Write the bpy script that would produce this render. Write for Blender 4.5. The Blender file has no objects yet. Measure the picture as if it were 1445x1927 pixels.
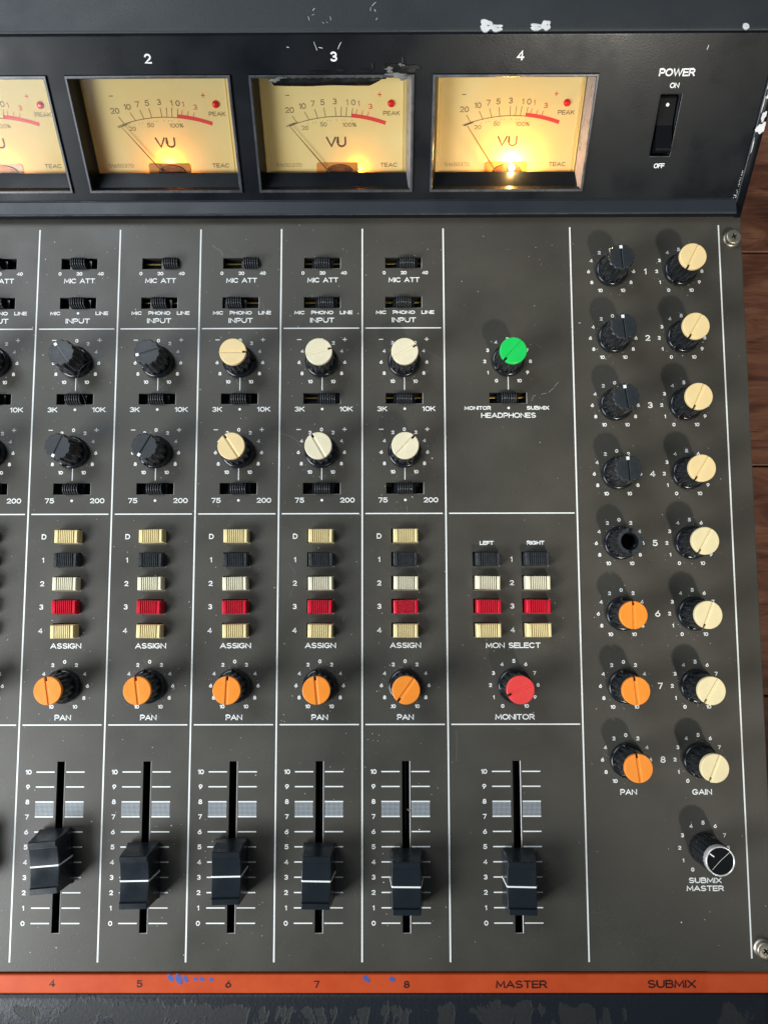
import bpy, math, random
from math import sin, cos, pi, radians
random.seed(11)
S = bpy.context.scene
COL = S.collection
MM = 0.001

# ------------------------------------------------------------------ camera
cd = bpy.data.cameras.new("camera")
cam = bpy.data.objects.new("camera", cd)
COL.objects.link(cam)
cam.location = (137.317*MM, -105.559*MM, 295.726*MM)
cam.rotation_euler = (0.0965, 0.0036, -0.0024)
cd.sensor_fit = 'HORIZONTAL'
cd.sensor_width = 36.0
cd.lens = 36.0*1460.9/1445.0
cd.clip_start = 0.01
cd.clip_end = 50.0
S.camera = cam
S.render.resolution_x = 767
S.render.resolution_y = 1024

# ------------------------------------------------------------------ world and lamps
w = bpy.data.worlds.new("World")
S.world = w
w.use_nodes = True
bg = w.node_tree.nodes['Background']
bg.inputs[0].default_value = (0.80, 0.90, 1.0, 1)
bg.inputs[1].default_value = 0.095

def look(o, target):
    import mathutils
    d = mathutils.Vector(target) - o.location
    o.rotation_euler = d.to_track_quat('-Z', 'Y').to_euler()

def area(name, loc, target, sx, sy, power, color):
    l = bpy.data.lights.new(name, 'AREA')
    l.shape = 'RECTANGLE'; l.size = sx; l.size_y = sy
    l.energy = power; l.color = color
    o = bpy.data.objects.new(name, l); COL.objects.link(o)
    o.location = loc; look(o, target)
    return o

# window light from the lower left, big soft light behind the console, small lamp from the lower right
area("window_light", (-0.36, -0.34, 0.33), (0.02, -0.06, 0), 0.34, 0.30, 4.3, (0.93, 0.97, 1.0))
area("rear_window_light", (-0.42, 0.46, 0.85), (0.0, 0.0, 0), 0.50, 0.45, 4.6, (0.86, 0.94, 1.0))
sp = bpy.data.lights.new("room_lamp", 'SPOT')
sp.energy = 42.0; sp.color = (1.0, 0.93, 0.80); sp.spot_size = radians(17.5); sp.spot_blend = 0.35
sp.shadow_soft_size = 0.045
so = bpy.data.objects.new("room_lamp", sp); COL.objects.link(so)
so.location = (0.56, -0.98, 1.15); look(so, (0.335, 0.035, 0))

S.view_settings.view_transform = 'Standard'
S.view_settings.look = 'None'
S.view_settings.exposure = 0.30
S.view_settings.gamma = 1.0

# ------------------------------------------------------------------ materials
def newmat(name):
    m = bpy.data.materials.new(name); m.use_nodes = True
    nt = m.node_tree
    b = nt.nodes['Principled BSDF']
    return m, nt, b

def N(nt, typ, **kw):
    n = nt.nodes.new(typ)
    for k, v in kw.items(): setattr(n, k, v)
    return n

def plastic(name, col, rough=0.4, bump=0.0, bscale=3000, var=0.0, vscale=120, metallic=0.0, spec=0.5, dust=0.0, dustcol=(.35, .34, .31)):
    m, nt, b = newmat(name)
    b.inputs['Base Color'].default_value = (*col, 1)
    b.inputs['Roughness'].default_value = rough
    b.inputs['Metallic'].default_value = metallic
    b.inputs['Specular IOR Level'].default_value = spec
    tc = N(nt, 'ShaderNodeTexCoord')
    last = None
    if var > 0:
        nz = N(nt, 'ShaderNodeTexNoise'); nz.inputs['Scale'].default_value = vscale; nz.inputs['Detail'].default_value = 6
        nt.links.new(tc.outputs['Object'], nz.inputs['Vector'])
        mr = N(nt, 'ShaderNodeMapRange'); mr.inputs[1].default_value = .3; mr.inputs[2].default_value = .7
        mr.inputs[3].default_value = 1-var; mr.inputs[4].default_value = 1+var
        nt.links.new(nz.outputs['Fac'], mr.inputs[0])
        mx = N(nt, 'ShaderNodeVectorMath', operation='SCALE')
        mx.inputs[0].default_value = col
        nt.links.new(mr.outputs[0], mx.inputs['Scale'])
        last = mx.outputs[0]
        mr2 = N(nt, 'ShaderNodeMapRange'); mr2.inputs[1].default_value = .3; mr2.inputs[2].default_value = .7
        mr2.inputs[3].default_value = max(0.03, rough-.08); mr2.inputs[4].default_value = rough+.08
        nt.links.new(nz.outputs['Fac'], mr2.inputs[0]); nt.links.new(mr2.outputs[0], b.inputs['Roughness'])
    if dust > 0:
        nd = N(nt, 'ShaderNodeTexNoise'); nd.inputs['Scale'].default_value = 900; nd.inputs['Detail'].default_value = 8; nd.inputs['Roughness'].default_value = .8
        nt.links.new(tc.outputs['Object'], nd.inputs['Vector'])
        r = N(nt, 'ShaderNodeMapRange'); r.inputs[1].default_value = .58; r.inputs[2].default_value = .75; r.inputs[4].default_value = dust
        nt.links.new(nd.outputs['Fac'], r.inputs[0])
        mc = N(nt, 'ShaderNodeMixRGB'); mc.inputs[2].default_value = (*dustcol, 1)
        if last: nt.links.new(last, mc.inputs[1])
        else: mc.inputs[1].default_value = (*col, 1)
        nt.links.new(r.outputs[0], mc.inputs[0]); last = mc.outputs[0]
    if last: nt.links.new(last, b.inputs['Base Color'])
    if bump > 0:
        nb = N(nt, 'ShaderNodeTexNoise'); nb.inputs['Scale'].default_value = bscale; nb.inputs['Detail'].default_value = 3
        nt.links.new(tc.outputs['Object'], nb.inputs['Vector'])
        bp = N(nt, 'ShaderNodeBump'); bp.inputs['Strength'].default_value = bump; bp.inputs['Distance'].default_value = 0.0002
        nt.links.new(nb.outputs['Fac'], bp.inputs['Height']); nt.links.new(bp.outputs[0], b.inputs['Normal'])
    return m

M = {}
M['panel'] = plastic('panel_paint', (0.060, 0.0555, 0.0450), .42, .30, 2300, .12, 38, dust=.16)
M['edge'] = plastic('metal_edge_highlight', (0.34, 0.34, 0.32), .45, metallic=.2)  # bare metal chamfer, with its bright highlight put into the colour
M['cut'] = plastic('dark_cut_edge', (0.05, 0.05, 0.045), .5)
M['print'] = plastic('white_print', (0.90, 0.92, 0.90), .5, var=.04, vscale=600, dust=.30, dustcol=(.25, .25, .24))
M['bridge'] = plastic('bridge_plastic', (0.0060, 0.0078, 0.0105), .30, .08, 1800, .12, 60, spec=.16, dust=.02)
M['hood'] = plastic('hood_paint', (0.026, 0.031, 0.036), .50, .35, 2000, .08, 40, dust=.08)
M['ledge'] = plastic('ledge_paint', (0.020, 0.026, 0.034), .42, .25, 2000, .08, 40, dust=.04)
M['matte_black'] = plastic('matte_black_rocker', (0.004, 0.005, 0.007), .55, spec=.12)
M['black'] = plastic('black_plastic', (0.008, 0.010, 0.013), .20)
M['rib'] = plastic('black_highlight', (0.036, 0.041, 0.046), .30, .05, 2500, .25, 500)  # lighter black: highlights on ribs, rims and edges painted in
M['blacktop'] = plastic('black_knob_top', (0.022, 0.027, 0.032), .40, .12, 3500, .1, 300, dust=.10)  # lighter than the knob body: reflected light put into the colour
M['fader'] = plastic('fader_plastic', (0.011, 0.016, 0.021), .27, .06, 3500, .05, 120, dust=.05)
M['void'] = plastic('dark_interior', (0.004, 0.004, 0.005), .8)
M['cream'] = plastic('cream_plastic', (0.80, 0.73, 0.52), .36, .04, 1500, .05, 250, dust=.10, dustcol=(.45,.36,.2))
M['yellow_cream'] = plastic('yellowed_cream_plastic', (0.86, 0.66, 0.33), .36, .04, 1500, .05, 250, dust=.10, dustcol=(.45,.32,.15))
M['pale_yellow'] = plastic('aged_cream_plastic', (0.82, 0.70, 0.41), .36, .04, 1500, .05, 250, dust=.10, dustcol=(.45,.36,.2))
M['orange'] = plastic('orange_plastic', (0.95, 0.29, 0.030), .34, .04, 1500, .05, 250, dust=.12, dustcol=(.5,.12,.02))
M['green'] = plastic('green_plastic', (0.010, 0.58, 0.10), .36, .04, 1500, .04, 250)
M['coral'] = plastic('coral_red_plastic', (0.80, 0.060, 0.055), .36, .04, 1500, .04, 250)
M['red'] = plastic('red_plastic', (0.68, 0.008, 0.030), .30, .03, 1500, .05, 250)
M['button_gold'] = plastic('aged_yellow_button', (0.92, 0.78, 0.40), .36, .04, 1500, .09, 250, dust=.10, dustcol=(.25, .17, .07))
M['button_cream'] = plastic('cream_button', (0.92, 0.87, 0.64), .36, .04, 1500, .09, 250, dust=.10, dustcol=(.25, .17, .07))
M['groove_gold'] = plastic('soiled_groove', (0.26, 0.16, 0.045), .7)
M['groove_cream'] = plastic('brown_groove', (0.07, 0.04, 0.016), .7)
M['groove_red'] = plastic('red_groove', (0.16, 0.002, 0.008), .6)
M['chrome'] = plastic('bright_aluminium', (0.88, 0.88, 0.86), .28, metallic=.55)
M['wall'] = plastic('lit_bezel_wall', (0.22, 0.21, 0.23), .30, .1, 1500, .2, 200, dust=.25)  # lighter than the bezel: window light painted into the colour
M['screw'] = plastic('nickel_screw', (0.50, 0.46, 0.37), .42, .1, 1200, .15, 400, metallic=.9)
M['brass'] = plastic('brass', (0.36, 0.25, 0.08), .35, metallic=.9)
M['stripink'] = plastic('maroon_ink', (0.028, 0.006, 0.008), .5)
M['blueink'] = plastic('blue_ink', (0.06, 0.10, 0.34), .5)
M['chip'] = plastic('bare_light_metal', (0.72, 0.74, 0.76), .45, .2, 800, .12, 300)
M['scratch'] = plastic('scratch', (0.19, 0.19, 0.18), .5)
M['primer'] = plastic('grey_primer', (0.16, 0.165, 0.17), .6, var=.2, vscale=500)
M['dust'] = plastic('dust', (0.62, 0.62, 0.58), .8)
M['tape'] = plastic('black_tape', (0.006, 0.006, 0.007), .25, .15, 500, .2, 200, spec=.35)
M['glue'] = plastic('glue_residue', (0.16, 0.16, 0.155), .16, .6, 700, .4, 300)
M['frame_edge'] = plastic('frame_highlight', (0.050, 0.056, 0.064), .28, .1, 1500, .25, 200, dust=.2)  # painted highlight for the bezel, ledge, cheek and switch edges
M['dial_ink'] = plastic('dial_ink', (0.10, 0.055, 0.03), .6)
M['dial_faint'] = plastic('dial_brown_ink', (0.28, 0.16, 0.05), .6)
M['dial_red'] = plastic('dial_red_ink', (0.68, 0.035, 0.035), .6)
M['led'] = plastic('red_peak_lamp', (0.70, 0.012, 0.015), .15)
M['coil'] = plastic('copper_coil', (0.33, 0.11, 0.035), .35, metallic=.5, var=.4, vscale=900)
M['amber'] = plastic('amber_cover', (0.62, 0.26, 0.06), .25)

def dial_mat():
    # translucent printed card, lit from behind by the meter lamp
    m, nt, b = newmat('dial_card')
    nt.nodes.remove(b); out = nt.nodes['Material Output']
    tc = N(nt, 'ShaderNodeTexCoord')
    nz = N(nt, 'ShaderNodeTexNoise'); nz.inputs['Scale'].default_value = 55; nz.inputs['Detail'].default_value = 5
    nt.links.new(tc.outputs['Object'], nz.inputs['Vector'])
    cr = N(nt, 'ShaderNodeValToRGB')
    cr.color_ramp.elements[0].position = .3; cr.color_ramp.elements[0].color = (0.86, 0.70, 0.33, 1)
    cr.color_ramp.elements[1].position = .7; cr.color_ramp.elements[1].color = (0.90, 0.78, 0.42, 1)
    nt.links.new(nz.outputs['Fac'], cr.inputs[0])
    d = N(nt, 'ShaderNodeBsdfDiffuse'); t = N(nt, 'ShaderNodeBsdfTranslucent'); mx = N(nt, 'ShaderNodeMixShader')
    nt.links.new(cr.outputs[0], d.inputs[0]); nt.links.new(cr.outputs[0], t.inputs[0]); mx.inputs[0].default_value = .18
    nt.links.new(d.outputs[0], mx.inputs[1]); nt.links.new(t.outputs[0], mx.inputs[2]); nt.links.new(mx.outputs[0], out.inputs[0])
    return m
M['dial'] = dial_mat()

def glass_mat():
    m, nt, b = newmat('clear_meter_window')
    nt.nodes.remove(b)
    out = nt.nodes['Material Output']
    t = N(nt, 'ShaderNodeBsdfTransparent'); t.inputs[0].default_value = (.97, .95, .90, 1)
    g = N(nt, 'ShaderNodeBsdfGlossy'); g.inputs['Roughness'].default_value = .12
    f = N(nt, 'ShaderNodeFresnel'); f.inputs[0].default_value = 1.45
    mx = N(nt, 'ShaderNodeMixShader')
    hf = N(nt, 'ShaderNodeMath', operation='MULTIPLY'); hf.inputs[1].default_value = .4
    nt.links.new(f.outputs[0], hf.inputs[0]); nt.links.new(hf.outputs[0], mx.inputs[0]); nt.links.new(t.outputs[0], mx.inputs[1]); nt.links.new(g.outputs[0], mx.inputs[2])
    nt.links.new(mx.outputs[0], out.inputs[0])
    return m
M['glass'] = glass_mat()

def emit(name, col, s):
    m, nt, b = newmat(name)
    b.inputs['Base Color'].default_value = (*col, 1)
    b.inputs['Emission Color'].default_value = (*col, 1); b.inputs['Emission Strength'].default_value = s
    return m
M['bulb_hot'] = emit('glowing_bulb', (1.0, 0.70, 0.28), 26)
M['bulb'] = emit('dim_glowing_bulb', (1.0, 0.42, 0.04), 7)

def hatch_mat():
    m, nt, b = newmat('hatched_print')
    b.inputs['Roughness'].default_value = .5
    tc = N(nt, 'ShaderNodeTexCoord')
    sx = N(nt, 'ShaderNodeSeparateXYZ'); nt.links.new(tc.outputs['Object'], sx.inputs[0])
    def lines(out):
        a = N(nt, 'ShaderNodeMath', operation='MULTIPLY'); a.inputs[1].default_value = 1/0.00046
        nt.links.new(out, a.inputs[0])
        fr = N(nt, 'ShaderNodeMath', operation='FRACT'); nt.links.new(a.outputs[0], fr.inputs[0])
        g = N(nt, 'ShaderNodeMath', operation='LESS_THAN'); g.inputs[1].default_value = .20
        nt.links.new(fr.outputs[0], g.inputs[0]); return g.outputs[0]
    mxm = N(nt, 'ShaderNodeMath', operation='MAXIMUM')
    nt.links.new(lines(sx.outputs[0]), mxm.inputs[0]); nt.links.new(lines(sx.outputs[1]), mxm.inputs[1])
    mc = N(nt, 'ShaderNodeMixRGB'); mc.inputs[1].default_value = (0.060, 0.056, 0.047, 1); mc.inputs[2].default_value = (.55, .62, .68, 1)
    nt.links.new(mxm.outputs[0], mc.inputs[0]); nt.links.new(mc.outputs[0], b.inputs['Base Color'])
    return m
M['hatch'] = hatch_mat()

def strip_mat():
    m, nt, b = newmat('orange_strip_paint')
    b.inputs['Roughness'].default_value = .45; b.inputs['Specular IOR Level'].default_value = .3
    tc = N(nt, 'ShaderNodeTexCoord')
    nz = N(nt, 'ShaderNodeTexNoise'); nz.inputs['Scale'].default_value = 70; nz.inputs['Detail'].default_value = 7; nz.inputs['Roughness'].default_value = .7
    nt.links.new(tc.outputs['Object'], nz.inputs['Vector'])
    cr = N(nt, 'ShaderNodeValToRGB')
    e = cr.color_ramp.elements
    e[0].position = .35; e[0].color = (0.50, 0.062, 0.014, 1)
    e[1].position = .66; e[1].color = (0.58, 0.085, 0.022, 1)
    x = e.new(.76); x.color = (0.62, 0.18, 0.09, 1)
    nt.links.new(nz.outputs['Fac'], cr.inputs[0]); nt.links.new(cr.outputs[0], b.inputs['Base Color'])
    return m
M['strip'] = strip_mat()

def arm_mat():
    m, nt, b = newmat('worn_black_vinyl')
    tc = N(nt, 'ShaderNodeTexCoord')
    mp = N(nt, 'ShaderNodeMapping'); mp.inputs['Scale'].default_value = (1.0, .45, 1)
    nt.links.new(tc.outputs['Object'], mp.inputs[0])
    nz = N(nt, 'ShaderNodeTexNoise'); nz.inputs['Scale'].default_value = 75; nz.inputs['Detail'].default_value = 7; nz.inputs['Distortion'].default_value = .5; nz.inputs['Roughness'].default_value = .6
    nt.links.new(mp.outputs[0], nz.inputs['Vector'])
    # wear begins a little below the orange strip
    sy = N(nt, 'ShaderNodeSeparateXYZ'); nt.links.new(tc.outputs['Object'], sy.inputs[0])
    yr = N(nt, 'ShaderNodeMapRange'); yr.inputs[1].default_value = -.2535; yr.inputs[2].default_value = -.2575; yr.inputs[3].default_value = -.10; yr.inputs[4].default_value = .035
    nt.links.new(sy.outputs[1], yr.inputs[0])
    xr = N(nt, 'ShaderNodeMapRange'); xr.inputs[1].default_value = 0; xr.inputs[2].default_value = .3; xr.inputs[3].default_value = .03; xr.inputs[4].default_value = -.035
    nt.links.new(sy.outputs[0], xr.inputs[0])
    ad = N(nt, 'ShaderNodeMath', operation='ADD'); nt.links.new(nz.outputs['Fac'], ad.inputs[0]); nt.links.new(yr.outputs[0], ad.inputs[1])
    ad2 = N(nt, 'ShaderNodeMath', operation='ADD'); nt.links.new(ad.outputs[0], ad2.inputs[0]); nt.links.new(xr.outputs[0], ad2.inputs[1])
    st = N(nt, 'ShaderNodeMapRange'); st.inputs[1].default_value = .545; st.inputs[2].default_value = .565
    nt.links.new(ad2.outputs[0], st.inputs[0])
    fine = N(nt, 'ShaderNodeTexNoise'); fine.inputs['Scale'].default_value = 900; fine.inputs['Detail'].default_value = 5
    nt.links.new(tc.outputs['Object'], fine.inputs['Vector'])
    c2 = N(nt, 'ShaderNodeMixRGB'); c2.inputs[1].default_value = (0.010, 0.012, 0.013, 1); c2.inputs[2].default_value = (0.020, 0.0205, 0.020, 1)
    nt.links.new(fine.outputs['Fac'], c2.inputs[0])
    mc = N(nt, 'ShaderNodeMixRGB'); mc.inputs[1].default_value = (0.0075, 0.011, 0.016, 1)
    nt.links.new(st.outputs[0], mc.inputs[0]); nt.links.new(c2.outputs[0], mc.inputs[2])
    nt.links.new(mc.outputs[0], b.inputs['Base Color'])
    r = N(nt, 'ShaderNodeMapRange'); r.inputs[3].default_value = .42; r.inputs[4].default_value = .62
    nt.links.new(st.outputs[0], r.inputs[0]); nt.links.new(r.outputs[0], b.inputs['Roughness'])
    h = N(nt, 'ShaderNodeMath', operation='MULTIPLY_ADD'); h.inputs[1].default_value = -.8
    nt.links.new(st.outputs[0], h.inputs[0]); nt.links.new(fine.outputs['Fac'], h.inputs[2])
    bp = N(nt, 'ShaderNodeBump'); bp.inputs['Strength'].default_value = .35; bp.inputs['Distance'].default_value = .0003
    nt.links.new(h.outputs[0], bp.inputs['Height']); nt.links.new(bp.outputs[0], b.inputs['Normal'])
    return m
M['arm'] = arm_mat()

def wood_mat():
    m, nt, b = newmat('reddish_brown_wood')
    b.inputs['Roughness'].default_value = .42
    tc = N(nt, 'ShaderNodeTexCoord'); oi = N(nt, 'ShaderNodeObjectInfo')
    add = N(nt, 'ShaderNodeVectorMath', operation='ADD')
    cmb = N(nt, 'ShaderNodeCombineXYZ'); nt.links.new(oi.outputs['Random'], cmb.inputs[2])
    nt.links.new(tc.outputs['Object'], add.inputs[0]); nt.links.new(cmb.outputs[0], add.inputs[1])
    mp = N(nt, 'ShaderNodeMapping'); mp.inputs['Scale'].default_value = (11, 48, 20)
    nt.links.new(add.outputs[0], mp.inputs[0])
    nz = N(nt, 'ShaderNodeTexNoise'); nz.inputs['Scale'].default_value = 1.6; nz.inputs['Detail'].default_value = 9; nz.inputs['Roughness'].default_value = .62; nz.inputs['Distortion'].default_value = 1.3
    nt.links.new(mp.outputs[0], nz.inputs['Vector'])
    cr = N(nt, 'ShaderNodeValToRGB'); e = cr.color_ramp.elements
    e[0].position = .32; e[0].color = (0.065, 0.026, 0.016, 1)
    e[1].position = .72; e[1].color = (0.33, 0.155, 0.090, 1)
    x = e.new(.47); x.color = (0.16, 0.062, 0.034, 1)
    nt.links.new(nz.outputs['Fac'], cr.inputs[0])
    mp2 = N(nt, 'ShaderNodeMapping'); mp2.inputs['Scale'].default_value = (30, 420, 20)
    nt.links.new(add.outputs[0], mp2.inputs[0])
    n2 = N(nt, 'ShaderNodeTexNoise'); n2.inputs['Scale'].default_value = 2; n2.inputs['Detail'].default_value = 3
    nt.links.new(mp2.outputs[0], n2.inputs['Vector'])
    pr = N(nt, 'ShaderNodeMapRange'); pr.inputs[1].default_value = .60; pr.inputs[2].default_value = .72; pr.inputs[4].default_value = .65
    nt.links.new(n2.outputs['Fac'], pr.inputs[0])
    mc = N(nt, 'ShaderNodeMixRGB'); mc.inputs[2].default_value = (0.035, 0.012, 0.008, 1)
    nt.links.new(pr.outputs[0], mc.inputs[0]); nt.links.new(cr.outputs[0], mc.inputs[1])
    nt.links.new(mc.outputs[0], b.inputs['Base Color'])
    bp = N(nt, 'ShaderNodeBump'); bp.inputs['Strength'].default_value = .3; bp.inputs['Distance'].default_value = .0005
    nt.links.new(nz.outputs['Fac'], bp.inputs['Height']); nt.links.new(bp.outputs[0], b.inputs['Normal'])
    return m
M['wood'] = wood_mat()

# ------------------------------------------------------------------ mesh builder (millimetres)
class MB:
    def __init__(s, mats, fr=None):
        s.v = []; s.f = []; s.m = []; s.mats = mats; s.fr = fr; s.sm = []
    def V(s, x, y, z):
        if s.fr: x, y, z = s.fr(x, y, z)
        s.v.append((x*MM, y*MM, z*MM)); return len(s.v)-1
    def F(s, idx, m=0, smooth=False):
        s.f.append(tuple(idx)); s.m.append(m); s.sm.append(smooth)
    def poly(s, pts, z, m=0):
        s.F([s.V(p[0], p[1], z) for p in pts], m)
    def box(s, x0, x1, y0, y1, z0, z1, m=0, bev=0.0):
        s.prism([(x0, y0), (x1, y0), (x1, y1), (x0, y1)], z0, z1, m, bev)
    def prism(s, out, z0, z1, m=0, bev=0.0, mtop=None, cap=True, smooth=False):
        n = len(out)
        rings = [(0, z0)]
        if bev > 0: rings += [(0, z1-bev), (bev*.35, z1-bev*.35), (bev, z1)]
        else: rings += [(0, z1)]
        R = []
        for ins, z in rings:
            pts = inset(out, ins) if ins > 0 else out
            R.append([s.V(p[0], p[1], z) for p in pts])
        for a, b in zip(R[:-1], R[1:]):
            for i in range(n):
                j = (i+1) % n
                s.F((a[i], a[j], b[j], b[i]), m, smooth)
        s.F(R[-1], m if mtop is None else mtop)
        if cap: s.F(R[0][::-1], m)
    def lathe(s, prof, n=48, m=0, rf=None, smooth=True, captop=True, cx=0, cy=0):
        R = []
        for (r, z) in prof:
            ring = []
            for i in range(n):
                a = 2*pi*i/n
                rr = r*(rf(a, z) if rf else 1)
                ring.append(s.V(cx+rr*sin(a), cy+rr*cos(a), z))
            R.append(ring)
        for a, b in zip(R[:-1], R[1:]):
            for i in range(n):
                j = (i+1) % n
                s.F((a[j], a[i], b[i], b[j]), m, smooth)
        if captop: s.F(R[-1][::-1], m)
    def ribbon(s, pts, wd, z, m=0, closed=False):
        n = len(pts); h = wd/2
        L = []; Rr = []
        for i in range(n):
            if closed: p0, p1 = pts[i-1], pts[(i+1) % n]
            else: p0, p1 = pts[max(0, i-1)], pts[min(n-1, i+1)]
            x, y = pts[i]
            def nrm(a, b):
                dx, dy = b[0]-a[0], b[1]-a[1]; l = math.hypot(dx, dy) or 1; return (-dy/l, dx/l)
            if i > 0 or closed: n0 = nrm(p0, (x, y))
            else: n0 = nrm((x, y), p1)
            if i < n-1 or closed: n1 = nrm((x, y), p1)
            else: n1 = n0
            mx, my = n0[0]+n1[0], n0[1]+n1[1]; l = math.hypot(mx, my)
            if l < .35: mx, my = n1; k = 1
            else:
                mx /= l; my /= l; k = min(1/max(.4, mx*n1[0]+my*n1[1]), 1.6)
            L.append(s.V(x+mx*h*k, y+my*h*k, z)); Rr.append(s.V(x-mx*h*k, y-my*h*k, z))
        rng = range(n) if closed else range(n-1)
        for i in rng:
            j = (i+1) % n
            s.F((Rr[i], Rr[j], L[j], L[i]), m)
    def mesh(s, name):
        me = bpy.data.meshes.new(name)
        me.from_pydata(s.v, [], s.f)
        for k in s.mats: me.materials.append(M[k])
        me.polygons.foreach_set('material_index', s.m)
        me.polygons.foreach_set('use_smooth', s.sm)
        me.update()
        return me

def inset(pts, d):
    n = len(pts); o = []
    for i in range(n):
        p0, p, p1 = pts[i-1], pts[i], pts[(i+1) % n]
        def nr(a, b):
            dx, dy = b[0]-a[0], b[1]-a[1]; l = math.hypot(dx, dy) or 1; return (-dy/l, dx/l)
        a, b = nr(p0, p), nr(p, p1)
        mx, my = a[0]+b[0], a[1]+b[1]; l = math.hypot(mx, my) or 1
        mx /= l; my /= l; k = d/max(.35, mx*b[0]+my*b[1])
        o.append((p[0]+mx*k, p[1]+my*k))
    return o

WL = {}     # world location (mm) of each parent
def link(name, me, parent=None, loc=(0, 0, 0), rz=0.0, label=None, kind=None):
    """loc in world mm; the parent's own place is taken off"""
    o = bpy.data.objects.new(name, me); COL.objects.link(o)
    if parent is not None:
        o.parent = parent
        p = WL[parent.name]
        if p is None: q = loc                       # sub-part in its part's own frame
        else: q = (loc[0]-p[0], loc[1]-p[1], loc[2]-p[2])
    else: q = loc
    o.location = (q[0]*MM, q[1]*MM, q[2]*MM)
    o.rotation_euler = (0, 0, rz)
    WL[o.name] = None
    if label: o['label'] = label
    if kind: o['kind'] = kind
    return o

console = bpy.data.objects.new('mixing_console', None); COL.objects.link(console)
BASE = (120, -110, -94)
console.location = tuple(c*MM for c in BASE)
WL[console.name] = BASE
console['label'] = 'worn black and grey audio mixing console with lit yellow meters and colourful knobs'
console['category'] = 'mixing console'

def part(name, mb, loc=(0, 0, 0), rz=0.0, label=None, kind=None):
    me = mb if not isinstance(mb, MB) else mb.mesh(name)
    return link(name, me, console, loc, rz, label, kind)
def sub(name, mb, parent, loc=(0, 0, 0), rz=0.0, label=None):
    """sub-part; loc is in the parent's own frame"""
    me = mb if not isinstance(mb, MB) else mb.mesh(name)
    return link(name, me, parent, loc, rz, label)

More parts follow.
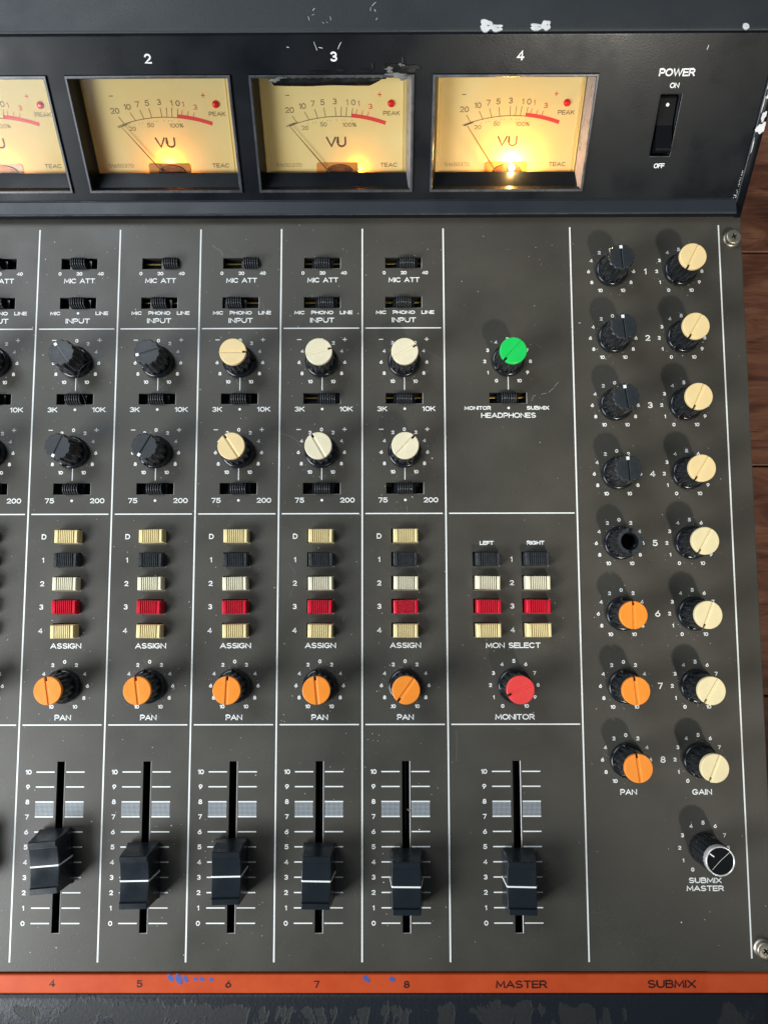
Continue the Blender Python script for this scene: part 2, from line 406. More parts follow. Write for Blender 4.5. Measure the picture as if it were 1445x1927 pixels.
# ------------------------------------------------------------------ stroke lettering
def arc(cx, cy, rx, ry, a0, a1, n=14):
    return [(cx+rx*cos(radians(a0+(a1-a0)*i/n)), cy+ry*sin(radians(a0+(a1-a0)*i/n))) for i in range(n+1)]
def O_(wd): return arc(wd/2, .5, wd/2, .5, 90, 450, 24)
G = {
 '0': (.80, [O_(.80)]),
 '1': (.30, [[(0, .78), (.26, 1), (.26, 0)]]),
 '2': (.78, [arc(.38, .70, .36, .30, 165, -38, 12)+[(0.0, 0), (.78, 0)]]),
 '3': (.78, [arc(.37, .74, .34, .26, 150, -90, 11), arc(.38, .26, .38, .26, 90, -150, 13)]),
 '4': (.84, [[(.62, 0), (.62, 1), (0, .27), (.84, .27)]]),
 '5': (.80, [[(.72, 1), (.12, 1), (.07, .52)]+arc(.38, .32, .41, .32, 130, -150, 14)]),
 '6': (.80, [[(.56, 1), (.13, .52)], arc(.40, .32, .39, .32, 90, 450, 20)]),
 '7': (.76, [[(0, 1), (.76, 1), (.28, 0)]]),
 '8': (.80, [arc(.40, .75, .31, .25, -90, 270, 16), arc(.40, .26, .39, .26, 90, 450, 18)]),
 '9': (.80, [arc(.40, .68, .39, .32, 90, 450, 20), [(.67, .48), (.24, 0)]]),
 'A': (1.02, [[(0, 0), (.51, 1), (1.02, 0)], [(.2, .32), (.82, .32)]]),
 'B': (.84, [[(0, 0), (0, 1), (.55, 1)]+arc(.55, .77, .23, .23, 90, -90, 8)+[(0, .54)], [(.55, .54)]+arc(.56, .27, .28, .27, 90, -90, 8)+[(0, 0)]]),
 'C': (.98, [arc(.5, .5, .5, .5, 42, 318, 20)]),
 'D': (.90, [[(0, 0), (0, 1), (.42, 1)]+arc(.42, .5, .48, .5, 90, -90, 14)+[(0, 0)]]),
 'E': (.76, [[(.76, 1), (0, 1), (0, 0), (.76, 0)], [(0, .51), (.7, .51)]]),
 'F': (.74, [[(.74, 1), (0, 1), (0, 0)], [(0, .51), (.66, .51)]]),
 'G': (1.0, [arc(.5, .5, .5, .5, 42, 330, 20)+[(.98, .44), (.56, .44)]]),
 'H': (.86, [[(0, 0), (0, 1)], [(.86, 0), (.86, 1)], [(0, .51), (.86, .51)]]),
 'I': (.02, [[(0, 0), (0, 1)]]),
 'K': (.84, [[(0, 0), (0, 1)], [(.80, 1), (.04, .42)], [(.28, .60), (.84, 0)]]),
 'L': (.68, [[(0, 1), (0, 0), (.68, 0)]]),
 'M': (1.06, [[(0, 0), (.06, 1), (.53, .2), (1.0, 1), (1.06, 0)]]),
 'N': (.90, [[(0, 0), (0, 1), (.90, 0), (.90, 1)]]),
 'O': (1.06, [arc(.53, .5, .53, .5, 90, 450, 26)]),
 'P': (.80, [[(0, 0), (0, 1), (.50, 1)]+arc(.50, .71, .30, .29, 90, -90, 10)+[(0, .42)]]),
 'R': (.84, [[(0, 0), (0, 1), (.52, 1)]+arc(.52, .73, .28, .27, 90, -90, 10)+[(0, .46)], [(.48, .46), (.84, 0)]]),
 'S': (.84, [arc(.42, .75, .37, .25, 35, 270, 12)+arc(.42, .25, .41, .25, 90, -145, 12)[1:]]),
 'T': (.86, [[(0, 1), (.86, 1)], [(.43, 1), (.43, 0)]]),
 'U': (.86, [[(0, 1), (0, .40)]+arc(.43, .40, .43, .40, 180, 360, 14)+[(.86, 1)]]),
 'V': (.98, [[(0, 1), (.49, 0), (.98, 1)]]),
 'W': (1.40, [[(0, 1), (.36, 0), (.70, 1), (1.04, 0), (1.40, 1)]]),
 'X': (.90, [[(0, 1), (.90, 0)], [(.90, 1), (0, 0)]]),
 '+': (.80, [[(0, .5), (.80, .5)], [(.40, .1), (.40, .9)]]),
 '-': (.80, [[(0, .5), (.80, .5)]]),
 '%': (.95, [arc(.2, .78, .2, .2, 0, 360, 10), arc(.75, .22, .2, .2, 0, 360, 10), [(.82, 1), (.12, 0)]]),
 ' ': (.42, []),
}
def write(mb, s, x, y, h, wd=None, th=None, z=.05, m=0, gap=.26):
    """text centred on x, y (mm); wd = total width"""
    th = (th or h*.16)*(1.30 if h < 1.6 and z > 0 else 1.16)
    tot = sum(G[c][0] for c in s)+gap*(len(s)-1)
    k = h-th
    hx = k if wd is None else (wd-th)/tot
    cx = x-tot*hx/2
    for c in s:
        gw, st = G[c]
        for q, pl in enumerate(st):
            pts = [(cx+a*hx, y-k/2+b*k) for a, b in pl]
            closed = len(pts) > 4 and math.hypot(pts[0][0]-pts[-1][0], pts[0][1]-pts[-1][1]) < 1e-6
            if closed: pts = pts[:-1]
            else:     # extend the ends by half a stroke
                def ext(a, b):
                    dx, dy = a[0]-b[0], a[1]-b[1]; l = math.hypot(dx, dy) or 1; return (a[0]+dx/l*th*.42, a[1]+dy/l*th*.42)
                pts = [ext(pts[0], pts[1])]+pts[1:-1]+[ext(pts[-1], pts[-2])]
            mb.ribbon(pts, th, z+.02*q, m, closed)
        cx += (gw+gap)*hx
def label(s, x, y, h, wd=None, th=None, name='printed_label'):
    mb = MB(['print']); write(mb, s, x, y, h, wd, th); return part(name, mb)
def circle(cx, cy, r, n=16, a0=0): return [(cx+r*sin(a0+2*pi*i/n), cy-r*cos(a0+2*pi*i/n)) for i in range(n)]

# ------------------------------------------------------------------ setting: wooden floor of planks
FZ = -95
floor_ = MB(['wood']); floor_.box(-700, 900, -900, 900, FZ-24, FZ-8, 0)
fo = link('floor', floor_.mesh('floor')); fo['kind'] = 'structure'
WL['floor'] = (0, 0, 0)
ys = [-840, -727, -613, -500, -387, -273, -159.5, -44.8, 67.8, 181, 294, 408, 522, 636, 750]
for a, b in zip(ys[:-1], ys[1:]):
    sh = random.uniform(-60, 60)
    for (x0, x1) in ((-640, -180+sh), (-180+sh, 520+sh), (520+sh, 850)):
        p = MB(['wood']); p.box(x0+.25, x1-.25, a+.3, b-.3, FZ-8, FZ+random.uniform(-.25, .1), 0, .7)
        # each board keeps its own grain offset through its own centre
        link('plank', p.mesh('plank'), fo, (0, 0, 0))

# ------------------------------------------------------------------ layout of the control panel
def XL(k): return 32.0*(k-4)            # left divider of channel k
def XC(k): return XL(k)+16.3
XM = 185.2                               # master column
X6, X7 = 210.17, 269.02
SLOT = (-7.3, 7.2)
holes = []                               # x0, x1, y0, y1
def slot_rows(xc): return [(xc-7.3, xc+7.2, 19.75, 24.3), (xc-7.3, xc+7.2, 3.6, 8.3), (xc-7.2, xc+7.3, -34.8, -30.35), (xc-7.1, xc+7.4, -70.1, -65.5)]
CH = [3, 4, 5, 6, 7, 8]
for k in CH: holes += slot_rows(XC(k))
HPX = 184.6
holes.append((HPX-7.3, HPX+7.3, -34.8, -30.35))
BY = [-86.2, -95.1, -104.05, -112.85, -121.75]
def bhole(xc, y): return (xc-5.25, xc+4.95, y-2.85, y+2.85)
for k in CH: holes += [bhole(XC(k), y) for y in BY]
BL_, BR_ = 175.25, 193.85
for xx in (BL_, BR_): holes += [bhole(xx, y) for y in BY[1:]]
for k in CH: holes.append((XC(k)-1.55, XC(k)+1.45, -231.1, -169.9))
holes.append((XM-1.5, XM+1.5, -231.1, -169.9))

def sheet(mb, x0, x1, y0, y1, hs, z, th, mt=0, me=1, cham=0, mc_=2):
    xs = sorted({x0, x1, *[h[0] for h in hs], *[h[1] for h in hs]})
    # horizontal bands keep the mesh light: cut rows only, then columns inside each row
    ysr = sorted({y0, y1, *[h[2] for h in hs], *[h[3] for h in hs]})
    for a, b in zip(ysr[:-1], ysr[1:]):
        if b-a < 1e-6: continue
        inn = sorted([h for h in hs if h[2] <= a+1e-6 and h[3] >= b-1e-6])
        x = x0
        for h in inn:
            mb.F([mb.V(x, a, z), mb.V(h[0], a, z), mb.V(h[0], b, z), mb.V(x, b, z)], mt); x = h[1]
        mb.F([mb.V(x, a, z), mb.V(x1, a, z), mb.V(x1, b, z), mb.V(x, b, z)], mt)
    for h in hs:
        a = [mb.V(h[0], h[2], z), mb.V(h[1], h[2], z), mb.V(h[1], h[3], z), mb.V(h[0], h[3], z)]
        b = [mb.V(h[0], h[2], z-th), mb.V(h[1], h[2], z-th), mb.V(h[1], h[3], z-th), mb.V(h[0], h[3], z-th)]
        for i in range(4):
            j = (i+1) % 4
            mb.F([a[i], b[i], b[j], a[j]], me)
        if cham:  # bright highlight strip on the right and lower sides only
            k = cham
            x, y0_, y1_ = h[1], h[2], h[3]
            p = [mb.V(x, y0_, z+.01), mb.V(x, y1_, z+.01), mb.V(x-k, y1_, z-.18), mb.V(x-k, y0_+k, z-.18), mb.V(x-k, y0_+k, z-th), mb.V(x-k, y1_, z-th)]
            mb.F([p[0], p[1], p[2], p[3]], mc_); mb.F([p[3], p[2], p[5], p[4]], me)
            q = [mb.V(h[0], y0_, z+.01), mb.V(h[0], y0_+k*.7, z-.18)]
            mb.F([q[0], p[0], p[3], q[1]], mc_)

PX0, PX1, PY0, PY1 = -100, 278.0, -244.4, 41.5
mb = MB(['panel', 'cut', 'edge'])
sheet(mb, PX0, PX1-.4, PY0+.4, PY1, holes, 0, .9, 0, 1, .24, 2)
# rolled edges
def strip3(a, b, m=0): 
    for i in range(len(a)-1):
        mb.F([mb.V(*a[i]), mb.V(*a[i+1]), mb.V(*b[i+1]), mb.V(*b[i])], m, True)
rr = [(0, 0), (.25, -.08), (.4, -.35), (.4, -9)]
strip3([(PX1-.4+p, PY0+.4, q) for p, q in rr], [(PX1-.4+p, PY1, q) for p, q in rr])
strip3([(PX0, PY0+.4-p, q) for p, q in rr][::-1], [(PX1-.4, PY0+.4-p, q) for p, q in rr][::-1])
part('control_panel', mb)

mb = MB(['bridge']); mb.box(PX0+1, PX1-1.2, -246, 130, -94.5, -10, 0, .5); part('lower_housing', mb)

# divider lines
def hline(x0, x1, y, wd=.46):
    m_ = MB(['print']); m_.ribbon([(x0, y), (x1, y)], wd, .05); part('divider_line', m_)
def vline(x, y0, y1, wd=.56):
    m_ = MB(['print']); m_.ribbon([(x, y0), (x, y0+.1), (x, y1-.1), (x, y1)], wd, .06); part('divider_line', m_)
for k in [3, 4, 5, 6, 7, 8, 9]: vline(XL(k), -241.0, 36.1)
vline(X6, -241, 36.4); vline(X7, -239.8, 37.0)
for k in CH:
    for y in (-4.45, -77.5, -156.6): hline(XL(k)+1.2, XL(k)+32-1.2, y)
for y in (-77.5, -156.6): hline(161.2, X6-1.0, y)

# ------------------------------------------------------------------ knobs
def skirt(mb, notch=True, R=6.35, m=0):
    prof = [(R-.1, .25), (R, .6), (R, 1.9), (R-.35, 2.35), (R-.9, 2.5)]
    n = 60
    rings = []
    for r, z in prof:
        rings.append([mb.V(r*sin(2*pi*i/n), r*cos(2*pi*i/n), z) for i in range(n)])
    inner = [mb.V(4.6*sin(2*pi*i/n), 4.6*cos(2*pi*i/n), 2.5) for i in range(n)]
    low = [mb.V(4.6*sin(2*pi*i/n), 4.6*cos(2*pi*i/n), .3) for i in range(n)]
    rings.append(inner)
    for i in range(n):
        j = (i+1) % n
        if notch and i in (n-1, 0):      # dark gap at the pointer
            continue
        for a, b in zip(rings[:-1], rings[1:]): mb.F((a[j], a[i], b[i], b[j]), m, True)
    if notch:
        for i, fl in ((1, 1), (n-1, 0)):
            q = [r[i] for r in rings]+[low[i]]
            mb.F(q if fl else q[::-1], m)
def flutes(n=12, d=.075, ph=0.0):
    def f(a, z):
        c = (a*n/(2*pi)+ph) % 1.0
        e = abs(c-.5)*2
        return 1-d*(max(0, e-.35)/.65)**1.3
    return f
def half_disc(mb, R, g, z0, z1, side, bev, m=0, y0=None):
    a0 = math.asin(g/R)
    pts = [(side*R*sin(a0+(pi-2*a0)*i/26), R*cos(a0+(pi-2*a0)*i/26)) for i in range(27)]
    if side > 0: pts = pts[::-1]
    mb.prism(pts, z0, z1, m, bev)
def body_mesh():
    mb = MB(['black'])
    skirt(mb)
    mb.lathe([(5.45, .3), (5.45, 2.5), (5.3, 4.0), (4.92, 12.5), (4.85, 12.9)], 96, 0, flutes(13, .12))
    return mb.mesh('knob')
BODY = body_mesh()
def cap_mesh(mat):
    mb = MB([mat, 'black'])
    R = 5.02; g = .42
    for s in (-1, 1): half_disc(mb, R, g, 12.75, 14.3, s, .22)
    a0 = math.asin(g/R)
    mb.box(-g, g, -R*.985, R-1.55, 12.75, 13.95, 0)
    mb.box(-g+.02, g-.02, R-1.5, R-.35, 12.8, 13.0, 1)
    return mb.mesh('knob_cap')
CAPS = {m: cap_mesh(m) for m in ('cream', 'yellow_cream', 'pale_yellow', 'orange', 'green', 'coral')}
def black_body():
    mb = MB(['black', 'rib'])
    skirt(mb)
    mb.lathe([(5.5, .3), (5.5, 2.5), (5.35, 4.0), (5.05, 13.6)], 96, 0, flutes(12, .09, .5), captop=False)
    mb.lathe([(5.05, 13.6), (4.8, 13.9)], 96, 1, flutes(12, .09, .5), smooth=False)  # edge highlight painted on as a lighter ring
    return mb.mesh('knob')
BBODY = black_body()
def black_top():
    mb = MB(['blacktop', 'black'])
    f = flutes(12, .09, .5)
    for s in (-1, 1):
        R = 4.75; g = .24; a0 = math.asin(g/R)
        pts = []
        for i in range(49):
            a = a0+(pi-2*a0)*i/48
            r = R*f(a if s > 0 else -a, 0)
            pts.append((s*r*sin(a), r*cos(a)))
        if s > 0: pts = pts[::-1]
        mb.prism(pts, 13.7, 14.25, 0, .12)
    mb.box(-.24, .24, -4.5, 4.3, 13.7, 14.08, 1)
    return mb.mesh('knob_top')
BTOP = black_top()
def pointer_mesh():
    mb = MB(['print']); mb.box(-.56, .56, 3.1, 4.3, 14.2, 14.33, 0, .04); return mb.mesh('pointer_mark')
PTR = pointer_mesh()
TILT = {}
def knob(x, y, ang, cap, lab=None, lean=(0, 0)):
    """ang clockwise from straight up, degrees; cap = colour or None for black, 'open' for a lost cap"""
    rz = -radians(ang)
    if cap == 'open':
        o = part('knob', open_body(), (x, y, 0), rz, lab)
    elif cap is None:
        o = part('knob', BBODY, (x, y, 0), rz, lab)
        sub('knob_top', BTOP, o); sub('pointer_mark', PTR, o)
    else:
        o = part('knob', BODY, (x, y, 0), rz, lab)
        sub('knob_cap', CAPS[cap], o)
    o.rotation_euler = (radians(lean[1]), radians(lean[0]), 0)
    import mathutils
    e = mathutils.Euler((radians(-lean[1]), radians(lean[0]), 0)).to_matrix() @ mathutils.Matrix.Rotation(rz, 3, 'Z')
    o.rotation_euler = e.to_euler()
    return o
def open_body():
    mb = MB(['black', 'void', 'rib'])
    skirt(mb)
    f = flutes(16, .10)
    mb.lathe([(5.45, .3), (5.45, 2.5), (5.3, 4.0), (4.95, 12.6), (4.8, 12.9)], 96, 0, f, captop=False)
    # rim and hollow bore
    n = 96
    prof = [(4.8, 12.9, 1), (3.45, 12.9, 0), (3.2, 12.5, 0), (3.1, 4.0, 0)]
    R = [[mb.V((r*(f(2*pi*i/n, 0) if q else 1))*sin(2*pi*i/n), (r*(f(2*pi*i/n, 0) if q else 1))*cos(2*pi*i/n), z) for i in range(n)] for r, z, q in prof]
    for q, (a, b) in enumerate(zip(R[:-1], R[1:])):
        for i in range(n):
            j = (i+1) % n; mb.F((a[j], a[i], b[i], b[j]), 2 if q < 2 else 0, q == 2)  # rim painted lighter as a ring highlight
    mb.F(R[-1][::-1], 1)
    mb.box(-.5, .5, 3.3, 4.6, 12.9, 13.3, 0, .1); mb.box(-.5, .5, -4.5, -3.3, 12.9, 13.2, 0, .1)
    return mb.mesh('knob')

DR = 8.89
def dial_scale(x, y, items, pm=False, stem=False, pmy=None):
    mb = MB(['print'])
    for t, a in items:
        a = radians(a)
        write(mb, t, x+DR*sin(a), y+DR*cos(a), 1.42, None, .25)
    if pm:
        write(mb, '-', x-8.9, pmy, 1.7, 1.75, .28); write(mb, '+', x+8.9, pmy, 1.9, 1.75, .28)
    part('dial_scale', mb)
BIP = [('0', 0)]+[(str(2*i), s*30*i) for i in range(1, 6) for s in (-1, 1)]
UNI = [(str(i), -150+30*i) for i in range(11)]

# channel states: angle, cap of the two tone knobs and the pan knob, slider positions
ST = {
 3: dict(k1=(300, None), k2=(210, None), kp=(352, 'orange'), s=[-1.5, 0, 0, 0], f=-203.0),
 4: dict(k1=(325, None), k2=(203, None), kp=(350, 'orange'), s=[0, .2, -.2, .1], f=-203.4),
 5: dict(k1=(253, None), k2=(210, None), kp=(352, 'orange'), s=[4.3, .2, .1, .1], f=-208.4),
 6: dict(k1=(90, 'yellow_cream'), k2=(326, 'yellow_cream'), kp=(2, 'orange'), s=[4.0, -2.3, 0, .2], f=-207.0),
 7: dict(k1=(74, 'cream'), k2=(330, 'cream'), kp=(354, 'orange'), s=[.1, 1.6, 2.4, .4], f=-208.6),
 8: dict(k1=(61, 'cream'), k2=(43, 'cream'), kp=(216, 'orange'), s=[1.5, 0, 0, 0], f=-210.6),
}
CAPNAME = {None: 'black knob with a white pointer mark', 'cream': 'cream capped knob', 'yellow_cream': 'yellowed cream capped knob', 'orange': 'orange capped pan knob'}

def tray(xc, y0, y1, x0=None, x1=None, brass=False):
    mb = MB(['void', 'brass'])
    a, b = (xc-8.2, xc+8.2) if x0 is None else (x0, x1)
    mb.box(a, b, y0-.6, y1+.6, -4.6, -4.2, 0)
    mb.box(a, b, y0-.6, y0-.15, -4.2, -1.0, 0); mb.box(a, b, y1+.15, y1+.6, -4.2, -1.0, 0)
    mb.box(a, a+.5, y0-.15, y1+.15, -4.2, -1.0, 0); mb.box(b-.5, b, y0-.15, y1+.15, -4.2, -1.0, 0)
    if brass: mb.box(a+.6, b-.6, y1-1.5, y1-.75, -4.2, -3.3, 1, .1)
    return mb
def lever_mesh():
    mb = MB(['black', 'rib'])
    # arched ribbed thumb piece: profile across y, ribs run along y
    def prof(h, hy): return [(hy*cos(pi*i/10), -1.2+h*sin(pi*i/10)**.6) for i in range(11)]
    n = 7; wdt = 5.7; x = -wdt/2; p = wdt/(2*n-1)
    for i in range(2*n-1):
        hi = i % 2 == 0
        edge = min(i, 2*n-2-i)
        h = 4.2 if hi else 3.5
        if edge == 0: h -= .3
        pr = prof(h, 2.2 if hi else 1.85)
        A = [mb.V(x, y, z) for y, z in pr]; B = [mb.V(x+p, y, z) for y, z in pr]
        for j in range(10): mb.F((A[j], A[j+1], B[j+1], B[j]), 1 if hi else 0, True)  # lit rib tops lighter, gaps left black
        mb.F(A[::-1], 0); mb.F(B, 0)
        x += p
    mb.box(-4.2, 4.2, -2.05, 2.05, -3.0, -1.4, 0)
    return mb.mesh('switch_lever')
LEVER = lever_mesh()
def slide(xc, h, off, brass, lab=None):
    o = part('slide_switch', tray(xc, h[2], h[3], h[0]-.4, h[1]+.4, brass), label=lab)
    xm = (h[0]+h[1])/2+off
    sub('switch_lever', LEVER, o, (xm, (h[2]+h[3])/2+.1, 0))

def button_mesh(mat, groove):
    mb = MB([mat, groove])
    mb.box(-4.6, 4.6, -2.5, 2.5, -2.5, 3.95, 0, .35)
    mb.box(-2.95, 3.2, -2.42, 2.42, 3.9, 3.99, 1)
    x = -2.75; n = 8; p = 5.7/n
    for i in range(n):
        mb.box(x+p*.24, x+p*.78, -2.35, 2.35, 3.9, 4.42, 0, .05); x += p
    mb.box(-4.25, -2.98, -2.35, 2.35, 3.9, 4.40, 0, .12); mb.box(3.25, 4.3, -2.35, 2.35, 3.9, 4.40, 0, .12)
    return mb.mesh('button_cap')
BTN = {'D': button_mesh('button_gold', 'groove_gold'), '1': button_mesh('rib', 'void'), '2': button_mesh('button_cream', 'groove_cream'),
       '3': button_mesh('red', 'groove_red'), '4': button_mesh('button_gold', 'groove_gold')}
BTNC = {'D': 'yellowed cream', '1': 'black', '2': 'cream', '3': 'red', '4': 'yellowed cream'}
def button(xc, y, t, lab, dx=0):
    h = bhole(xc, y)
    o = part('push_button', tray(xc, h[2], h[3], h[0]-.4, h[1]+.4), label=lab)
    c = sub('button_cap', BTN[t], o, (xc+.15+dx+random.uniform(-.10, .10), y+random.uniform(-.07, .07), random.uniform(-.2, .2)))
    c.rotation_euler = (radians(random.uniform(-1, 1)), radians(random.uniform(-1.6, 1.6)), radians(random.uniform(-1.2, 1.2)))

def fader_cap_mesh():
    mb = MB(['fader', 'rib'])
    # y, half top width, z top, half base width, z base
    stn = [(-9.9, 4.3, 1.6, 5.6, 1.4), (-9.6, 4.6, 3.4, 6.0, 1.3), (-9.05, 4.78, 12.9, 6.1, 1.2), (-8.85, 4.84, 13.4, 6.1, 1.2), (-6.95, 4.84, 13.45, 6.05, 1.2), (-6.7, 5.0, 12.5, 6.05, 1.2)]
    for i in range(-8, 9):
        t = i/8
        stn.append((t*6.3, 4.98+.10*(1-t*t), 11.5+.95*abs(t)**1.4, 6.0, 1.2))
    stn += [(6.7, 5.0, 12.5, 6.05, 1.2), (6.95, 4.84, 13.45, 6.05, 1.2), (8.7, 4.84, 13.4, 6.1, 1.2), (8.95, 4.7, 13.1, 6.1, 1.2), (9.7, 4.9, 6, 6.0, 1.3), (10.0, 4.9, 1.7, 5.6, 1.4)]
    R = []
    for y, a, zt, b, zb in stn:
        zm = zt-.32
        R.append([mb.V(-b, y, zb), mb.V(-a-.12, y, zm), mb.V(-a+.14, y, zt), mb.V(a-.14, y, zt), mb.V(a+.12, y, zm), mb.V(b, y, zb)])
    for A, B in zip(R[:-1], R[1:]):
        for j in range(5): mb.F((A[j], A[j+1], B[j+1], B[j]), 1 if j in (1, 3) else 0, False)  # chamfers in a lighter colour, standing for the specular edge
    mb.F(R[0][::-1], 0); mb.F(R[-1], 0)
    mb.box(-1.0, 1.0, -3, 3, -6, 1.4, 0)
    return mb.mesh('fader_cap')
FCAP = fader_cap_mesh()
def fader_line_mesh():
    mb = MB(['print'])
    P = [(-6.0, 1.9), (-5.16, 11.12), (-4.88, 11.62), (4.88, 11.62), (5.16, 11.12), (6.0, 1.9)]
    A = [mb.V(x, -.30, z) for x, z in P]; B = [mb.V(x, .30, z) for x, z in P]
    P2 = [(-6.2, 1.9), (-5.3, 11.15), (-4.92, 11.76), (4.92, 11.76), (5.3, 11.15), (6.2, 1.9)]
    A2 = [mb.V(x, -.26, z) for x, z in P2]; B2 = [mb.V(x, .26, z) for x, z in P2]
    for i in range(5):
        mb.F((A2[i], A2[i+1], B2[i+1], B2[i])); mb.F((A[i], A[i+1], A2[i+1], A2[i])); mb.F((B2[i], B2[i+1], B[i+1], B[i]))
    return mb.mesh('white_index_line')
FLINE = fader_line_mesh()
def fader(xc, y, lab, rz=0.0, lean=0.0):
    mb = MB(['void', 'black'])
    a, b = xc-3.2, xc+3.2
    mb.box(a, b, -232.5, -168.5, -9.6, -9.2, 0)
    mb.box(a, xc-1.9, -232.5, -168.5, -9.2, -1.2, 1); mb.box(xc+1.9, b, -232.5, -168.5, -9.2, -1.2, 1)
    mb.box(xc-.35, xc+.15, -231, -170, -9.2, -6.5, 1)
    o = part('fader', mb, label=lab)
    c = sub('fader_cap', FCAP, o, (xc, y, 0))
    c.rotation_euler = (0, radians(lean), radians(rz))
    sub2 = link('white_index_line', FLINE, c, (0, 0, 0))
    # printed scale
    m2 = MB(['print'])
    for i in range(11):
        yy = -173.7-5.377*(10-i)
        write(m2, str(i), xc-12.05, yy, 1.75, None, .30)
        m2.ribbon([(xc-9.15, yy), (xc-2.35, yy)], .44, .05); m2.ribbon([(xc+1.95, yy), (xc+8.75, yy)], .44, .05)
    part('fader_scale', m2)
    m3 = MB(['hatch'])
    for x0, x1 in ((xc-9.15, xc-2.35), (xc+1.95, xc+8.75)):
        m3.F([m3.V(x0, -189.7, .04), m3.V(x1, -189.7, .04), m3.V(x1, -184.7, .04), m3.V(x0, -184.7, .04)])
    part('hatched_mark', m3)

FL = {3: (2, -1), 4: (4.5, 0.5), 5: (1, 0), 6: (.5, 1.5), 7: (-1, 0), 8: (0, -1.5)}
for k in CH:
    xc = XC(k); s = ST[k]; sr = slot_rows(xc)
    br = k >= 5
    slide(xc, sr[0], s['s'][0], br); slide(xc, sr[1], s['s'][1], br); slide(xc, sr[2], s['s'][2], k >= 7); slide(xc, sr[3], s['s'][3], False)
    label('0', xc-7.7, 18.0, 1.42, None, .25); label('20', xc, 18.0, 1.42, None, .25); label('40', xc+8.4, 18.0, 1.42, None, .25)
    label('MIC ATT', xc+.15, 15.1, 2.0, 12.2, .31)
    label('MIC', xc-8.9, 1.9, 1.45, 4.1, .24)
    if k == 4: m_ = MB(['print']); m_.poly(circle(xc, 1.9, .5), .05); part('printed_dot', m_)
    else: label('PHONO', xc, 1.9, 1.45, 8.7, .24)
    label('LINE', xc+9.4, 1.9, 1.45, 5.0, .24)
    label('INPUT', xc, -1.2, 2.0, 9.5, .31)
    dial_scale(xc-.05, -18.1, BIP, True, True, -9.0)
    knob(xc-.05, -18.1, s['k1'][0], s['k1'][1], CAPNAME[s['k1'][1]]+' above the 3K and 10K switch of channel %d' % k)
    m_ = MB(['print']); m_.ribbon([(xc+.1, -29.3), (xc+.1, -23.6)], .32, .05); part('printed_stem', m_)
    label('3K', xc-8.6, -36.7, 1.95, 3.9, .30); label('10K', xc+9.5, -36.7, 1.95, 5.1, .30)
    m_ = MB(['print']); m_.poly(circle(xc+.15, -36.7, .5), .05); part('printed_dot', m_)
    dial_scale(xc-.05, -53.67, BIP, True, True, -44.75)
    knob(xc-.05, -53.67, s['k2'][0], s['k2'][1], CAPNAME[s['k2'][1]]+' above the 75 and 200 switch of channel %d' % k)
    m_ = MB(['print']); m_.ribbon([(xc+.1, -64.5), (xc+.1, -59.2)], .32, .05); part('printed_stem', m_)
    label('75', xc-8.35, -72.3, 1.95, 3.6, .30); label('200', xc+10.0, -72.3, 1.95, 5.6, .30)
    m_ = MB(['print']); m_.poly(circle(xc+.2, -72.3, .5), .05); part('printed_dot', m_)
    for t, y in zip('D1234', BY):
        label(t, xc-9.85, y+.05, 1.95, None, .30)
        button(xc, y, t, '%s assign button %s of channel %d' % (BTNC[t], t, k))
    label('ASSIGN', xc, -127.4, 2.05, 11.7, .32)
    dial_scale(xc-.2, -142.22, BIP)
    knob(xc-.2, -142.22, s['kp'][0], s['kp'][1], CAPNAME[s['kp'][1]]+' of channel %d' % k)
    label('PAN', xc-.15, -153.9, 2.05, 6.2, .32)
    fader(xc-.05, s['f'], 'black fader of channel %d' % k, *FL[k])

# master column
dial_scale(HPX, -18.0, UNI)
knob(HPX, -18.0, 223, 'green', 'bright green capped headphones knob')
m_ = MB(['print']); m_.ribbon([(HPX+.1, -29.3), (HPX+.1, -23.6)], .32, .05); part('printed_stem', m_)
slide(HPX, (HPX-7.3, HPX+7.3, -34.8, -30.35), 0, True, 'slide switch under the green headphones knob')
label('MONITOR', HPX-11.9, -36.5, 1.5, 10.3, .25); label('SUBMIX', HPX+11.4, -36.5, 1.5, 8.7, .25)
m_ = MB(['print']); m_.poly(circle(HPX+.1, -36.5, .5), .05); part('printed_dot', m_)
label('HEADPHONES', HPX, -39.4, 2.0, 21.2, .31)
label('LEFT', 175.4, -88.9, 1.55, 5.3, .26); label('RIGHT', 194.0, -88.9, 1.55, 6.7, .26)
for t, y in zip('1234', BY[1:]):
    label(t, 184.7, y+.05, 1.95, None, .30)
    button(BL_, y, t, 'left %s monitor select button %s' % (BTNC[t], t), -.1)
    button(BR_, y, t, 'right %s monitor select button %s' % (BTNC[t], t), -.1)
label('MON SELECT', 184.8, -127.5, 2.05, 20.6, .32)
dial_scale(184.9, -142.22, UNI)
knob(184.9, -142.22, 247, 'coral', 'coral red capped monitor knob')
label('MONITOR', 184.95, -153.9, 2.05, 14.7, .32)
fader(XM, -210.6, 'black master fader', 0, -3.5)

